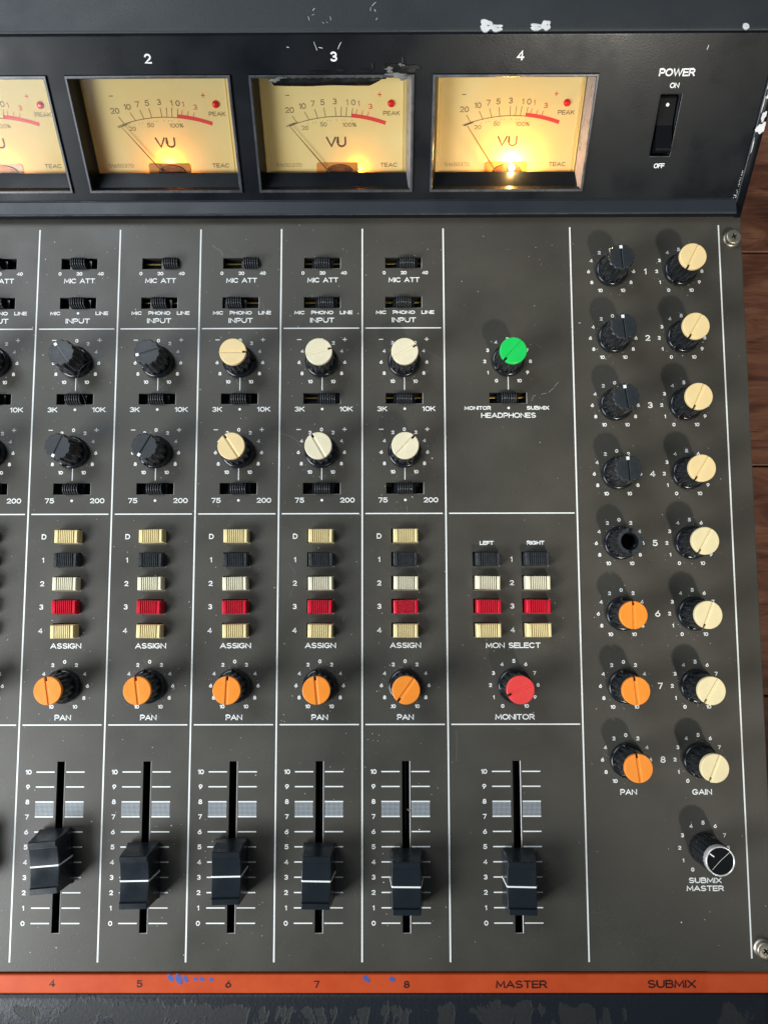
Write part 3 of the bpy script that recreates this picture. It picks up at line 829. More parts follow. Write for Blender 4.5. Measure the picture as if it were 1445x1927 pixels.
# submix columns
PXX, GX = 226.0, 252.85
GY = [18.15, -8.79, -35.56, -62.40, -89.09, -115.79, -142.63, -169.53]
PA = [(-4, None), (-6, None), (-8, None), (-4, None), (2, 'open'), (0, 'orange'), (-6, 'orange'), (-7, 'orange')]
GA = [207, 211, 205, 212, 210, 202, 212, 204]
PL_ = {None: 'black submix pan knob of row %d', 'open': 'black submix pan knob of row %d that has lost its cap', 'orange': 'orange capped submix pan knob of row %d'}
for i in range(8):
    dial_scale(PXX, GY[i], BIP)
    knob(PXX, GY[i], PA[i][0], PA[i][1], PL_[PA[i][1]] % (i+1))
    label(str(i+1), 239.5, GY[i], 2.35, None, .36)
    dial_scale(GX, GY[i], UNI)
    knob(GX, GY[i], GA[i], 'yellow_cream' if i < 4 else 'pale_yellow', 'cream capped submix gain knob of row %d' % (i+1))
label('PAN', 226.4, -181.2, 2.05, 6.2, .32); label('GAIN', 253.5, -181.2, 2.05, 7.3, .32)
SX, SY = 253.35, -201.1
dial_scale(SX, SY, UNI)
mb = MB(['black'])
mb.lathe([(5.7, .4), (5.75, 1.2), (5.55, 2.2), (5.35, 11.6), (5.1, 12.0)], 96, 0, flutes(20, .06))
o = part('knob', mb, (SX, SY, 0), 0, 'black submix master knob with a bright metal rim')
mb = MB(['chrome', 'matte_black'])
mb.lathe([(5.0, 11.8), (5.12, 12.2), (5.12, 14.1), (5.04, 14.4), (4.74, 14.45), (4.58, 14.2)], 72, 0, captop=False)
mb.lathe([(4.62, 14.0), (4.60, 14.12)], 72, 1, smooth=False)
q = sub('metal_rim', mb, o)
mb = MB(['print', 'chrome'])
d = (sin(radians(-55)), cos(radians(-55)))
mb.ribbon([(d[0]*2.6, d[1]*2.6), (d[0]*4.5, d[1]*4.5)], .40, 14.26)
mb.ribbon([(-3.0, -2.9), (0, 0.2), (3.3, 3.0)], .16, 14.25, 1)
sub('pointer_mark', mb, o)
label('SUBMIX', 253.3, -212.6, 1.95, 12.0, .32); label('MASTER', 253.2, -215.4, 1.95, 13.6, .32)

# screws
def screw(x, y, ang):
    mb = MB(['screw', 'void'])
    mb.lathe([(3.35, .05), (3.4, .35), (2.2, .6)], 40, 0)
    mb.lathe([(2.6, .5), (2.9, .9), (3.0, 2.1), (2.85, 2.45), (2.5, 2.62), (1.55, 2.66)], 40, 0, captop=False)
    # head top with a cross recess
    c = []; a, b, n = .30, 1.15, 8
    for q in range(4):
        for (u, v) in ((a, a), (a*.9, b), (-a*.9, b)):
            t = q*pi/2
            c.append((u*cos(t)-v*sin(t), u*sin(t)+v*cos(t)))
    # order by angle
    c.sort(key=lambda p: math.atan2(p[1], p[0]))
    ringo = []
    for p in c:
        t = math.atan2(p[1], p[0]); ringo.append((1.55*cos(t), 1.55*sin(t)))
    A = [mb.V(p[0], p[1], 2.66) for p in ringo]; B = [mb.V(p[0], p[1], 2.65) for p in c]; Cc = [mb.V(p[0]*.55, p[1]*.55, 1.7) for p in c]
    for i in range(len(c)):
        j = (i+1) % len(c)
        mb.F((A[i], A[j], B[j], B[i])); mb.F((B[i], B[j], Cc[j], Cc[i]), 1)  # recess faces coloured dark, shade put into the material
    mb.F(Cc, 1)
    part('screw', mb, (x, y, 0), radians(ang))
screw(273.9, 31.2, 20); screw(273.1, -236.2, 35)

# orange name strip
mb = MB(['strip'])
prof = [(-244.75, -.6), (-244.75, .55), (-244.95, .85), (-245.3, .98), (-250.9, .82), (-251.3, .60), (-251.45, .2), (-251.45, -2)]
n = 30
R = []
for i in range(n+1):
    x = PX0+(PX1-PX0)*i/n
    R.append([mb.V(x, y, z) for y, z in prof])
for A, B in zip(R[:-1], R[1:]):
    for j in range(len(prof)-1): mb.F((A[j], A[j+1], B[j+1], B[j]), 0, False)
mb.F(R[-1]); mb.F(R[0][::-1])
st = part('label_strip', mb)
WL[st.name] = (0, 0, 0)
def stripword(s, x, y, h, wd=None):
    mb = MB(['stripink']); write(mb, s, x, y, h*1.06, wd, h*.15, 1.04)
    link('strip_lettering', mb.mesh('strip_lettering'), st)
for s, x, y, h, wd in (('3', -16, -247.6, 2.35, None), ('4', 16.1, -247.75, 2.35, None), ('5', 47.7, -247.95, 2.35, None), ('6', 79.7, -248.1, 2.35, None), ('7', 111.6, -248.15, 2.35, None), ('8', 144.0, -248.2, 2.35, None), ('MASTER', 185.3, -248.2, 2.5, 18.3), ('SUBMIX', 239.3, -248.1, 2.6, 17.3)):
    stripword(s, x, y, h, wd)
mb = MB(['blueink'])
for x, y, a, b in ((58.9, -245.9, 1.0, 1.9), (61.9, -246.3, 1.2, 2.7), (64.3, -246.2, .9, 1.8), (67.9, -246.3, .9, .9), (70.1, -246.3, 1.0, 1.1), (73.6, -246.5, .9, 1.0), (129.5, -246.3, 1.1, 1.9), (138.8, -246.4, 1.2, 1.3)):
    pts = []
    for i in range(10):
        t = 2*pi*i/10; r = random.uniform(.75, 1.1)
        u, v = a*r*sin(t)*1.0, -b*r*cos(t)*.75
        pts.append((x+u-v*.45, y+v))
    mb.poly(pts, 1.02)
link('ink_stain', mb.mesh('ink_stain'), st)

# armrest
mb = MB(['arm'])
prof = [(-251.6, -3.0), (-251.9, -1.6), (-252.6, -.8), (-254, -.4), (-262, -.5), (-268, -1.0), (-276, -3.5), (-283, -9), (-288, -18), (-290, -32), (-290, -70), (-286, -94)]
R = []
for i in range(61):
    x = PX0+(PX1+1-PX0)*i/60
    R.append([mb.V(x, y, z) for y, z in prof])
for A, B in zip(R[:-1], R[1:]):
    for j in range(len(prof)-1): mb.F((A[j], A[j+1], B[j+1], B[j]), 0, True)
mb.F(R[-1]); mb.F(R[0][::-1])
part('armrest', mb)

# ------------------------------------------------------------------ meter bridge
AL = 0.7547
CA, SA = cos(AL), sin(AL)
def FR(u, v, w): return (u, 46.447+v*CA-w*SA, 4.2+v*SA+w*CA)
VT = 54.9                        # top edge of the sloping face
UR = 274.7
wins = [(22.1+66.15*k, 22.1+66.15*k+59.5, 2.6, 43.0) for k in (-1, 0, 1, 2)]
sw = (237.5, 245.15, 15.15, 36.15)
mb = MB(['bridge', 'bridge', 'hood'], FR)
sheet(mb, PX0, UR, -.3, VT, [(a+.5, b-.5, c+.5, d-.5) for a, b, c, d in wins]+[sw], 0, 1.0)
# rolled top edge
R = []
for t in range(7):
    a = t/6*AL
    R.append((VT+1.6*sin(a), -1.6+1.6*cos(a)))
for (v0, w0), (v1, w1) in zip(R[:-1], R[1:]):
    mb.F([mb.V(PX0, v0, w0), mb.V(UR+3.4, v0, w0), mb.V(UR+3.4, v1, w1), mb.V(PX0, v1, w1)], 0, True)
part('meter_panel', mb)
# hood behind the top edge
ty = FR(0, R[-1][0], R[-1][1])
mb = MB(['hood'])
HP = [(ty[1]-.3, ty[2]+.05), (ty[1]-.35, ty[2]+.35), (ty[1]+.1, ty[2]+.6), (ty[1]+1.0, ty[2]+.75), (ty[1]+60, ty[2]+3.0), (ty[1]+66, ty[2]+0), (ty[1]+67, ty[2]-40), (ty[1]+67, -94)]
A = [mb.V(PX0, y, z) for y, z in HP]; B = [mb.V(UR+3.6, y, z) for y, z in HP]
for j in range(len(HP)-1): mb.F((A[j], B[j], B[j+1], A[j+1]), 0, j < 3)
part('hood', mb)
# ledge at the foot of the meter panel, with the front drop
mb = MB(['ledge', 'bridge', 'frame_edge'])
LP = [(47.0, 3.72), (45.9, 3.78), (45.4, 3.95), (40.6, 4.15), (40.25, 4.05), (40.0, 3.75), (40.0, 1.0), (40.9, .9), (40.9, -1.0)]
A = [mb.V(PX0, y, z) for y, z in LP]; B = [mb.V(UR-.1, y, z) for y, z in LP]
for j in range(len(LP)-1): mb.F((B[j], A[j], A[j+1], B[j+1]), 2 if j == 4 else 0 if j < 4 else 1, False)  # front edge carries a painted highlight
part('bridge_ledge', mb)
# right end cheek: raised rim along the slope with a rounded inner edge
mb = MB(['bridge', 'frame_edge'])
side = [FR(0, -8.3, 1.3), FR(0, VT+.6, 1.3), FR(0, VT+2.2, -.2)]
prof = [(UR, 0, -3), (UR, 0, .7), (UR+.25, 0, 1.15), (UR+.7, 0, 1.3), (UR+2.7, 0, 1.3), (UR+3.2, 0, 1.1), (UR+3.45, 0, .6), (UR+3.45, 0, -3)]
vs = [-8.6, -8.2, 10, 30, VT, VT+1.2]
R = []
for i, v in enumerate(vs):
    dz = {0: -.9, 5: -.6}.get(i, 0)
    R.append([mb.V(*FR(u, v, wz+dz)) for u, _, wz in prof])
for A, B in zip(R[:-1], R[1:]):
    for j in range(len(prof)-1): mb.F((A[j], A[j+1], B[j+1], B[j])[::-1], 1 if j == 1 else 0, True)  # inner edge highlight painted lighter
mb.F(R[0])
# outer side wall down to the floor
lo = FR(0, -8.6, 0); hi = FR(0, VT+1, 0)
xx = UR+3.45
mb.F([mb.V(xx, lo[1], lo[2]-1), mb.V(xx, lo[1], -94), mb.V(xx, hi[1]+66, -94), mb.V(xx, hi[1]+66, hi[2]), mb.V(xx, hi[1], hi[2])], 0)
ck = part('end_cheek', mb)
# dust collected in the lower corner
mb = MB(['dust'], FR)
for i in range(60):
    t = random.random(); u = UR-random.random()**2*1.3*(1-t*.7); v = -.2+t**1.5*10; r = random.uniform(.06, .2)
    mb.poly([(u+r*sin(2*pi*j/5)*-1, v+r*cos(2*pi*j/5)) for j in range(5)], .03+.002*i)
part('dust', mb, kind='stuff')

# meters
NEED = [(-1.65, 7.4, -15.05, 24.4), (-2.5, 7.6, -17.1, 24.5), (-3.7, 8.3, -15.6, 24.5)]
def meter(k, a, b, c, d):
    uc = (a+b)/2
    fr = MB(['bridge', 'frame_edge', 'wall'], FR)
    # raised bezel: outer at face, crest, inner opening, sloping side walls
    def rect(e, bot=0, side=0): return [(a+e+side, c+e+bot), (b-e-side, c+e+bot), (b-e-side, d-e), (a+e+side, d-e)]
    L = [(rect(-.2), 0.0), (rect(0), .85), (rect(.2), 1.0), (rect(.75), 1.0), (rect(1.0), .7), (rect(1.35, 0, .3), -2.2), (rect(1.5, 4.0, .9), -6.4), (rect(1.5, 4.0, .9), -6.9), (rect(1.1, 1.0, 0), -7.0)]
    R = [[fr.V(p[0], p[1], z) for p in r] for r, z in L]
    for q, (A, B) in enumerate(zip(R[:-1], R[1:])):
        for i in range(4):
            j = (i+1) % 4
            fr.F((A[i], A[j], B[j], B[i]), 1 if q in (1, 2, 3) else 2 if q in (4, 5) and i == 1 else 0)  # crest highlight and lit right wall are separate lighter colours
    o = part('meter', fr, label='lit yellow meter in its black bezel under the number %d' % (k+1) if k else 'lit yellow meter cut off by the left edge of the picture')
    WL[o.name] = (0, 0, 0)
    # dark box behind
    bx = MB(['bridge'], FR)
    A = [bx.V(p[0], p[1], -6.95) for p in rect(.6, -.2, 0)]; B = [bx.V(p[0], p[1], -18.5) for p in rect(.6, -.2, 0)]
    for i in range(4):
        j = (i+1) % 4; bx.F((A[i], A[j], B[j], B[i]))
    bx.F(B)
    link('meter_housing', bx.mesh('meter_housing'), o)
    # clear window: a thin tray with a lip at both sides
    g = MB(['glass'], FR)
    e = .9
    g.F([g.V(a+e+1.2, c+5.0, -6.75), g.V(b-e-1.2, c+5.0, -6.75), g.V(b-e-1.2, d-1.7, -6.75), g.V(a+e+1.2, d-1.7, -6.75)])
    link('clear_window', g.mesh('clear_window'), o)
    DW = -9.0
    pl = MB(['dial'], FR)
    pl.F([pl.V(uc-28.0, c+1.2, DW), pl.V(uc+28.0, c+1.2, DW), pl.V(uc+28.0, d-.7, DW), pl.V(uc-28.0, d-.7, DW)])
    # moulded side lips of the clear case
    for s in (-1, 1):
        x0 = uc+s*27.2
        pl.prism([(x0-.22, c+2.2), (x0+.22, c+2.2), (x0+.22, d-1), (x0-.22, d-1)], DW, DW+1.5, 0, .08)
        x1 = uc+s*25.9
        pl.prism([(x1-.10, c+2.2), (x1+.10, c+2.2), (x1+.10, d-1), (x1-.10, d-1)], DW, DW+.30, 0, .05)
    p_ = link('scale_plate', pl.mesh('scale_plate'), o)
    zi = DW+.06
    ink = MB(['dial_ink', 'dial_faint', 'dial_red'], FR)
    AR, AC = 56.0, (uc+1.6, 27.65-56.0)
    def ap(du, r=AR):
        t = math.asin((du-1.6)/AR); return (AC[0]+r*sin(t), AC[1]+r*cos(t))
    ink.ribbon([ap(-17.3+i*(23.6/20)) for i in range(21)], .24, zi, 0)
    t0, t1 = math.asin(4.7/AR), math.asin(17.6/AR)
    ink.ribbon([(AC[0]+(AR+.5)*sin(t0+(t1-t0)*i/14), AC[1]+(AR+.5)*cos(t0+(t1-t0)*i/14)) for i in range(15)], 1.35, zi+.01, 2)
    for b0, b1, v0, v1 in ((-14.4, -16.1, 25.4, 27.9), (-9.8, -11.4, 26.5, 29.3), (-6.5, -7.5, 27.1, 30.2), (-3.45, -4.0, 27.4, 30.7), (.5, .3, 27.6, 30.9), (2.4, 2.65, 27.6, 30.9), (4.3, 4.7, 27.6, 30.9), (6.3, 6.95, 27.3, 30.5)):
        ink.ribbon([(uc+b0, v0), (uc+b1, v1)], .20, zi+.02, 0)
    for b0, b1, v0, v1 in ((8.1, 8.6, 28.4, 30.05), (10.3, 10.8, 28.0, 29.7), (12.3, 13.0, 27.5, 29.25)):
        ink.ribbon([(uc+b0, v0), (uc+b1, v1)], .22, zi+.03, 2)
    for s, u, v in (('20', -17, 29.9), ('10', -12, 31.25), ('7', -8.1, 32.1), ('5', -4.4, 32.5), ('3', .2, 32.8), ('1', 4.9, 32.5), ('0', 7.2, 32.4)):
        write(ink, s, uc+u, v, 1.95, None, .22, zi+.01, 0)
    for s, u, v in (('1', 9.2, 32.1), ('3', 13.6, 31.05)): write(ink, s, uc+u, v, 1.8, None, .24, zi+.01, 2)
    write(ink, '-', uc-17.4, 34.9, 1.6, 1.5, .22, zi, 0); write(ink, '+', uc+17.1, 35.0, 1.9, 1.6, .24, zi, 2)
    for s, u, v, wd in (('20', -11.5, 23.7, None), ('50', -4.4, 24.9, None), ('100%', 5.5, 24.75, 5.3)): write(ink, s, uc+u, v, 1.45, wd, .16, zi+.01, 0)
    for i in range(11):
        du = -13.2+i*19.2/10+(.7 if i % 3 else 0)
        x, y = ap(du, AR-1.25)
        ink.F([ink.V(x-.13, y-.13, zi), ink.V(x+.13, y-.13, zi), ink.V(x+.13, y+.13, zi), ink.V(x-.13, y+.13, zi)], 1)
    write(ink, 'VU', uc+.2, 18.7, 3.8, 7.8, .58, zi+.01, 0)
    write(ink, 'TEAC', uc+20.6, 10.3, 1.5, 6.7, .19, zi+.01, 0)
    write(ink, '51650370', uc-18.7, 10.35, 1.35, 9.8, .10, zi+.01, 0)
    write(ink, 'PEAK', uc+21.6, 28.7, 1.5, 6.3, .18, zi+.01, 0)
    link('scale_print', ink.mesh('scale_print'), o)
    # peak lamp
    l = MB(['led'], FR)
    l.lathe([(1.35, DW), (1.30, DW+.5), (.95, DW+1.0), (.4, DW+1.2)], 20, 0, cx=uc+21.5, cy=32.0)
    link('peak_lamp', l.mesh('peak_lamp'), o)
    # needle
    nd = MB(['dial_ink'], FR)
    zt = DW+1.5
    px, py, tx, ty_ = {0: (-3.0, 8.0, -17.3, 24.2), 1: NEED[0], 2: NEED[1], 3: NEED[2]}[k]
    nd.prism([(uc+px-.28, py-.1), (uc+px+.28, py+.1), (uc+tx+.09, ty_), (uc+tx-.09, ty_-.05)], zt-.1, zt, 0)
    nd.prism([(uc+tx-1.3, ty_-.25), (uc+tx+2.2, ty_+1.0), (uc+tx+2.1, ty_+1.3), (uc+tx-1.35, ty_+.05)], zt-.3, zt-.15, 0)
    link('needle', nd.mesh('needle'), o)
    # amber cover over the movement, coil and bulb
    cv = MB(['amber', 'coil'], FR)
    cv.prism([(uc-7.9, 6.5), (uc+8.6, 6.5), (uc+8.6, 10.6), (uc+8.0, 11.3), (uc-7.3, 11.3), (uc-7.9, 10.6)], DW, DW+.35, 0, .12)
    link('movement_cover', cv.mesh('movement_cover'), o)
    ce = MB(['coil', 'void'], FR)
    pts = [(uc+1.2+5.4*sin(2*pi*i/28), 7.6-3.1*cos(2*pi*i/28)) for i in range(28)]
    ce.prism(pts, DW+.3, DW+.8, 1, .1)
    for q in range(5):
        r = 4.9-.9*q
        ce.ribbon([(uc+1.2+r*sin(t*pi/12), 7.6+r*.57*cos(t*pi/12)) for t in range(-7, 8)], .35, DW+.86+.02*q, 0)
    link('coil', ce.mesh('coil'), o)
    # lamp behind the card: du, v, depth behind the card, energy
    BP = {0: (1.0, 8.5, 5.0, .06), 1: (0.8, 10.2, 3.6, .105), 2: (8.3, 8.6, 3.2, .055), 3: (2.6, 10.6, 4.2, .14)}[k]
    bu = MB(['bulb'], FR)
    bu.lathe([(1.3*sin(pi*i/10)+.001, DW-BP[2]-1.4*cos(pi*i/10)) for i in range(11)], 20, 0, cx=uc+BP[0], cy=BP[1], captop=False)
    link('lamp_bulb', bu.mesh('lamp_bulb'), o)
    def glow(u, v, wz, e, col, rad):
        pt = bpy.data.lights.new('meter_lamp', 'POINT')
        pt.energy = e; pt.color = col; pt.shadow_soft_size = rad
        po = bpy.data.objects.new('meter_lamp', pt); COL.objects.link(po)
        x, y, z = FR(u, v, wz); po.location = (x*MM, y*MM, z*MM)
    glow(uc+BP[0], BP[1], DW-BP[2]+1.7, BP[3], (1.0, .27, .02), .0008)
    if k == 3:       # the lamp shows past the top of the movement cover
        bu = MB(['bulb_hot'], FR)
        bu.lathe([(1.25*sin(pi*i/10)+.001, DW+1.9-1.25*cos(pi*i/10)) for i in range(11)], 20, 0, cx=uc+BP[0], cy=9.6, captop=False)
        link('lamp_bulb', bu.mesh('lamp_bulb'), o)
        glow(uc+BP[0], 10.0, DW+3.6, .05, (1.0, .52, .14), .0008)
for k, (a, b, c, d) in enumerate(wins): meter(k, a, b, c, d)

def flabel(s, u, v, h, wd=None, th=None):
    mb = MB(['print'], FR); write(mb, s, u, v, h, wd, th, .05); part('printed_label', mb)
flabel('1', -13.1, 48.4, 3.1, None, .5); flabel('2', 53.0, 48.2, 3.1, None, .5); flabel('3', 119.0, 48.6, 3.1, None, .5); flabel('4', 185.2, 48.7, 3.1, None, .5)
flabel('POWER', 241.8, 43.2, 2.5, 12.9, .42); flabel('ON', 241.8, 39.05, 1.75, 3.4, .30); flabel('OFF', 242.0, 11.7, 1.75, 4.1, .30)

# rocker power switch
a, b, c, d = sw
mb = MB(['void', 'frame_edge'], FR)
mb.prism([(a-.2, c-.2), (b+.2, c-.2), (b+.2, d+.2), (a-.2, d+.2)], -9, -8.5, 0)
for (x0, x1, y0, y1) in ((a-.25, a, c-.25, d+.25), (b, b+.25, c-.25, d+.25), (a, b, c-.25, c), (a, b, d, d+.25)):
    mb.prism([(x0, y0), (x1, y0), (x1, y1), (x0, y1)], -8.4, .18, 1 if (x0 == b or y1 == c) else 0, .03)  # right and lower lips painted lighter as a highlight
o = part('power_switch', mb, label='black rocker power switch with a white dot')
WL[o.name] = (0, 0, 0)
mb = MB(['matte_black'], FR)
prof = [(d-.7, -5), (d-.9, -2.6), (d-1.6, -2.2), (25.6, -1.2), (24.6, -.6), (18.6, 3.2), (17.9, 3.3), (17.2, 2.9), (16.0, -.5), (15.7, -5)]
A = [mb.V(a+.9, v, wz) for v, wz in prof]; B = [mb.V(b-.9, v, wz) for v, wz in prof]
for j in range(len(prof)-1): mb.F((B[j], A[j], A[j+1], B[j+1]), 0)
mb.F(A[::-1]); mb.F(B)
rk = link('rocker', mb.mesh('rocker'), o)
mb = MB(['print'], FR)
def rz_(v): return -2.2+(d-1.6-v)/(d-1.6-25.6)*1.0
pts = circle(241.3, 32.4, .62, 16)
mb.F([mb.V(u, v, rz_(v)+.06) for u, v in pts])
link('white_dot', mb.mesh('white_dot'), o)

# ------------------------------------------------------------------ wear
def blob(cx, cy, rx, ry, n=16, jag=.25, seed=0):
    r = random.Random(seed); ph = [r.uniform(0, 6.28) for _ in range(3)]
    o = []
    for i in range(n):
        t = 2*pi*i/n
        k = 1+jag*(.5*sin(2*t+ph[0])+.4*sin(3*t+ph[1])+.35*sin(5*t+ph[2]))+r.uniform(-.05, .05)
        o.append((cx+rx*k*sin(t), cy-ry*k*cos(t)))
    return o
hz = ty[2]+.9
def hoodchips(lst, name='paint_chip'):
    mb = MB(['chip', 'primer'])
    for i, (x, y, rx, ry, jag) in enumerate(lst):
        zz = hz+.03*(y-ty[1]-1)
        mb.prism(blob(x, y, rx*1.0+.22, ry+.22, 22, jag, i+3), zz-.12, zz+.01*i, 1, .04)
        mb.prism(blob(x, y, rx, ry, 22, jag, i+3), zz, zz+.07+.01*i, 0, .05)
        mb.prism(blob(x+rx*.2, y, rx*.16, ry*.16, 10, .3, i), zz+.05, zz+.10+.01*i, 1, .02)
    part(name, mb)
# two big chips and a small one on the hood's front edge
YH = ty[1]
hoodchips([(172.6, YH+1.4, 2.6, 1.9, .35), (175.9, YH+.6, 2.6, 1.1, .35)])
hoodchips([(190.3, YH+.8, 3.0, 1.0, .4), (193.3, YH+1.5, 1.7, 1.6, .3)])
hoodchips([(262.6, YH+.7, 1.15, 1.15, .08)])
# pale scuffs on the hood and face
mb = MB(['chip'])
R_ = random.Random(5)
def scuff(mb, x, y, z, L, ang, wd=.16):
    pts = []; a = radians(ang)
    for i in range(5):
        t = i/4*L; a += R_.uniform(-.5, .5)*.5
        x += sin(a)*L/4; y += cos(a)*L/4; pts.append((x, y))
    mb.ribbon(pts, wd*R_.uniform(.6, 1.3), z)
for (x, y, L, a) in ((112.0, YH+6.8, 1.2, 10), (111.6, YH+5.2, 1.0, 60), (111.0, YH+3.2, 1.6, -10), (115.2, YH+3.0, .8, 120), (118.4, YH+3.2, 1.5, 0), (132.5, YH+8.3, 2.0, 15), (132.4, YH+6.6, 1.4, -15), (133.9, YH+6.4, 1.0, 5), (134.0, YH+3.4, .9, 40), (116.6, YH+2.9, .6, 100)):
    scuff(mb, x, y, hz+.03*(y-YH-1)+.05, L, a)
part('scuff_marks', mb)
mb = MB(['chip'], FR)
for (x, y, L, a) in ((112, 53.8, 2.8, 150), (113.5, 51.6, 1.4, 130), (122, 53.5, 2.4, -170), (102.3, 51.5, .9, 90), (251, 52, 1.5, 200)): scuff(mb, x, y, .05, L, a)
part('scuff_marks', mb)
# chips along the end cheek
mb = MB(['chip'], FR)
for i, (u, v, a, b) in enumerate(((276.9, 35.8, 1.3, 1.1), (276.4, 29.0, .9, 1.5), (276.5, 25.0, 1.45, 2.1), (275.8, 45.5, .5, .9), (275.2, 40.5, .25, 2.4), (275.1, 33, .18, 2.4), (275.2, 19, .16, 2.8))):
    mb.poly(blob(u, v, a, b, 18, .4, 40+i), 1.34+.01*i)
part('paint_chip', mb)

# torn tape and glue on the third meter
a, b, c, d = wins[2]
mb = MB(['tape'], FR)
us = [a+8.0+i*.78 for i in range(54)]
top = [(u, d-1.0+.05*sin(i*1.7)) for i, u in enumerate(us)]
def tb(u):
    t = u-a
    return 39.5+.12*sin(t*.25)+(.0 if t < 43 else (t-43)**1.2*.32)+(1.2 if t < 8.6 else 0)
bot = [(u, min(tb(u), 41.6)) for u in us]
T = [mb.V(p[0], p[1], .75) for p in top]
Mi = [mb.V((p[0]+q[0])/2, (p[1]+q[1])/2, 1.0+.05*sin(i*.6)) for i, (p, q) in enumerate(zip(top, bot))]
Bo = [mb.V(p[0], p[1], .6+.12*sin(i*.4)) for i, p in enumerate(bot)]
Bu = [mb.V(p[0], p[1]+.1, .35+.12*sin(i*.4)) for i, p in enumerate(bot)]
for q in range(3):
    AA, BB = ((T, Mi), (Mi, Bo), (Bo, Bu))[q]
    for i in range(53): mb.F((BB[i], BB[i+1], AA[i+1], AA[i]), 0, q < 2)
# ragged black residue above the bezel
for i, (u, v, rx, ry) in enumerate(((a+26, d+1.1, 4, .35), (a+33.5, d+1.4, 2.0, .55), (a+42.0, d+1.2, 1.8, .5), (a+50.0, d+2.4, 2.2, .8), (a+55, d+2.5, 4.0, .9), (a+58.9, d+1.9, 2.6, 1.2), (a+44.6, d+2.6, .3, 1.2), (a+55.4, d+4.3, .35, 1.5))):
    pts = blob(u, v, rx, ry, 22, .35, 70+i)
    mb.prism(pts, .02, .35+.05*i, 0, .12)
o = part('torn_tape', mb, label='torn strip of black tape across the top of the third meter')
for i, (u, v, rx, ry, h) in enumerate(((a+50.5, d+1.6, 1.5, .8, 1.5), (a+53.5, d-.2, 3.6, .8, 1.55), (a+56.3, d-1.0, 2.0, .6, 1.35), (a+54.8, d+3.0, 1.0, .45, 1.1), (a+9.5, d-1.5, 2.0, .7, 1.6), (a+12.0, d-.7, 1.2, .5, 1.7))):
    mb = MB(['glue'], FR)
    mb.prism(blob(u, v, rx, ry, 24, .6, 90+i), .2, h, 0, .22)
    sub('glue_residue', mb, o)

# scratches on the control panel
mb = MB(['scratch'])
def curve(pts, wd=.14, z=.07): mb.ribbon(pts, wd, z)
curve([(68.6, 29.6), (70.2, 28.2), (71.8, 27.4), (72.6, 26.0), (72.7, 24.8)], .22)
curve([(88.6, 6.0), (89.4, 3.6), (90.1, 1.2), (90.9, -.8)], .12)
for a_, b_ in (((193.6, -33.8), (194.4, -31.9)), ((194.4, -31.9), (195.4, -31.5)), ((197.4, -31.2), (199.5, -30.7)), ((200.3, -30.5), (202.4, -28.7)), ((202.6, -28.2), (204.2, -26.4))):
    curve([a_, ((a_[0]+b_[0])/2, (a_[1]+b_[1])/2+.1), b_], .26)
curve([(96.9, -46.5), (100, -47.3), (102.8, -49.2), (104.6, -51.6)], .12)
curve([(145.0, -74.6), (145.4, -77.0)], .16); curve([(151.2, -12.4), (156, -15.6), (159, -17)], .07)
curve([(100.1, -96.2), (102.4, -99.8), (101.8, -106), (100.6, -109.2)], .09); curve([(114.2, -93.0), (117.0, -93.1)], .14)
curve([(120.6, -118.6), (121.5, -116.0)], .10); curve([(163.1, -158.5), (163.2, -165), (162.9, -170)], .12)
curve([(144.6, -187.2), (145.6, -188.0)], .35)
for i in range(46):
    x = R_.uniform(0, 268); y = R_.uniform(-238, 34); a_ = R_.uniform(0, 6.3); L = R_.uniform(.6, 2.6)
    curve([(x, y), (x+L*.5*cos(a_)+.1, y+L*.5*sin(a_)), (x+L*cos(a_+.3), y+L*sin(a_+.3))], R_.uniform(.04, .09))
part('scratches', mb, kind='stuff')
mb = MB(['dust'])
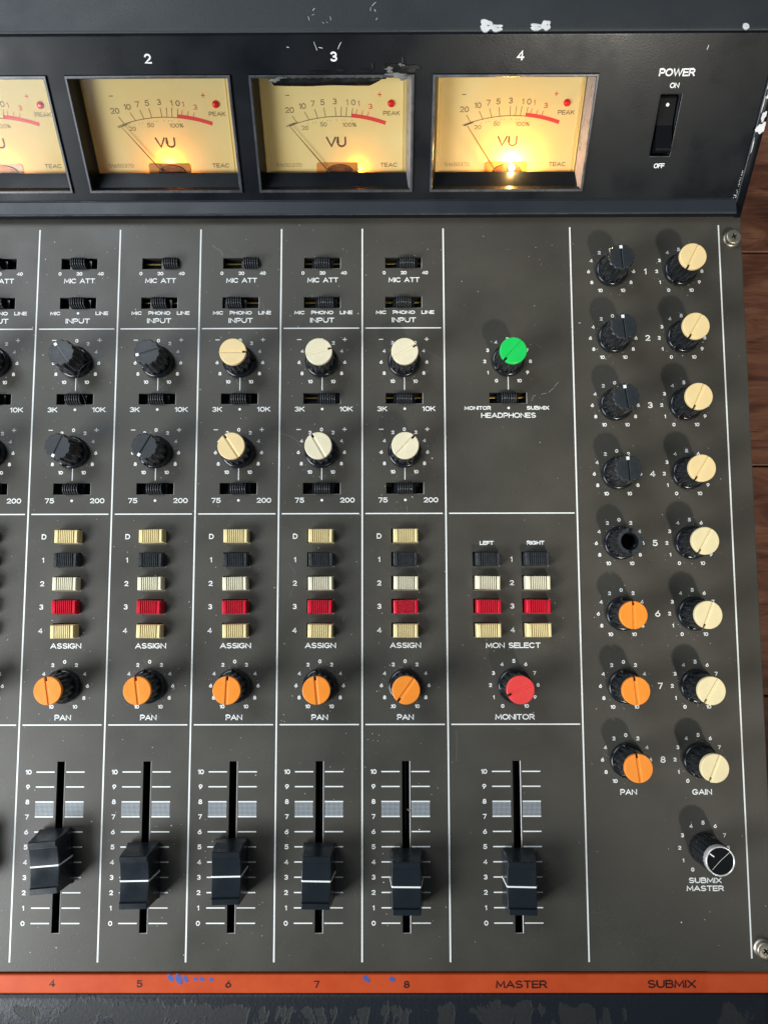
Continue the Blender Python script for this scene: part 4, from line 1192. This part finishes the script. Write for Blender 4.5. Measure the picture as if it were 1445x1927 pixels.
for i in range(1700):
    x = R_.uniform(-40, 277); y = R_.uniform(-240, 38)
    if R_.random() < .5: x = R_.uniform(-20, 160)
    if any(h[0]-.2 < x < h[1]+.2 and h[2]-.2 < y < h[3]+.2 for h in holes): continue
    r = .05+.15*R_.random()**4
    if R_.random() < .04: r = R_.uniform(.16, .28)
    a0 = R_.uniform(0, 6)
    mb.poly([(x+r*R_.uniform(.6, 1.3)*cos(a0+2*pi*j/5), y+r*R_.uniform(.6, 1.3)*sin(a0+2*pi*j/5)) for j in range(5)], .08)
cs = [(XC(k)-.05, y) for k in CH for y in (-18.1, -53.7, -142.2)]+[(x, y) for x in (PXX, GX) for y in GY]
for (x0, y0) in cs:
    for i in range(22):
        t = R_.uniform(0, 6.28); q = 6.6+4*R_.random()**1.6; x = x0+q*cos(t); y = y0+q*sin(t); r = R_.uniform(.05, .13)
        if any(h[0]-.2 < x < h[1]+.2 and h[2]-.2 < y < h[3]+.2 for h in holes): continue
        mb.poly([(x+r*R_.uniform(.6, 1.3)*cos(2*pi*j/5), y+r*R_.uniform(.6, 1.3)*sin(2*pi*j/5)) for j in range(5)], .085)
part('dust', mb, kind='stuff')

# a loose hair over the channel four knob
cu = MB(['scratch'])
hp = [(16+5.0*1.0, -36.0+.0, .4), (20.5, -33.0, 1.2), (19.2, -29.5, 3), (19.0, -26.0, 5), (20.6, -22.5, 6.5), (23.0, -20.0, 6), (25.5, -17.5, 3.5), (28.5, -14.8, .5)]
def cr(p0, p1, p2, p3, t):
    return tuple(.5*(2*b_+(-a_+c_)*t+(2*a_-5*b_+4*c_-d_)*t*t+(-a_+3*b_-3*c_+d_)*t**3) for a_, b_, c_, d_ in zip(p0, p1, p2, p3))
P_ = []
for i in range(len(hp)-1):
    for t in range(6): P_.append(cr(hp[max(0, i-1)], hp[i], hp[i+1], hp[min(len(hp)-1, i+2)], t/6))
hc = P_[0]
r = .038; rings = []
for p in P_:
    rings.append([cu.V(p[0]-hc[0]+r*cos(2*pi*j/5), p[1]-hc[1]+r*.6*sin(2*pi*j/5), p[2]-hc[2]+r*sin(2*pi*j/5)) for j in range(5)])
for A, B in zip(rings[:-1], rings[1:]):
    for j in range(5): cu.F((A[j], A[(j+1) % 5], B[(j+1) % 5], B[j]), 0, True)
ho = link('hair_strand', cu.mesh('hair_strand'), None, hc)
ho['label'] = 'fine pale hair lying across the upper black knob of channel four'
ho['category'] = 'hair'

S.render.engine = 'CYCLES'
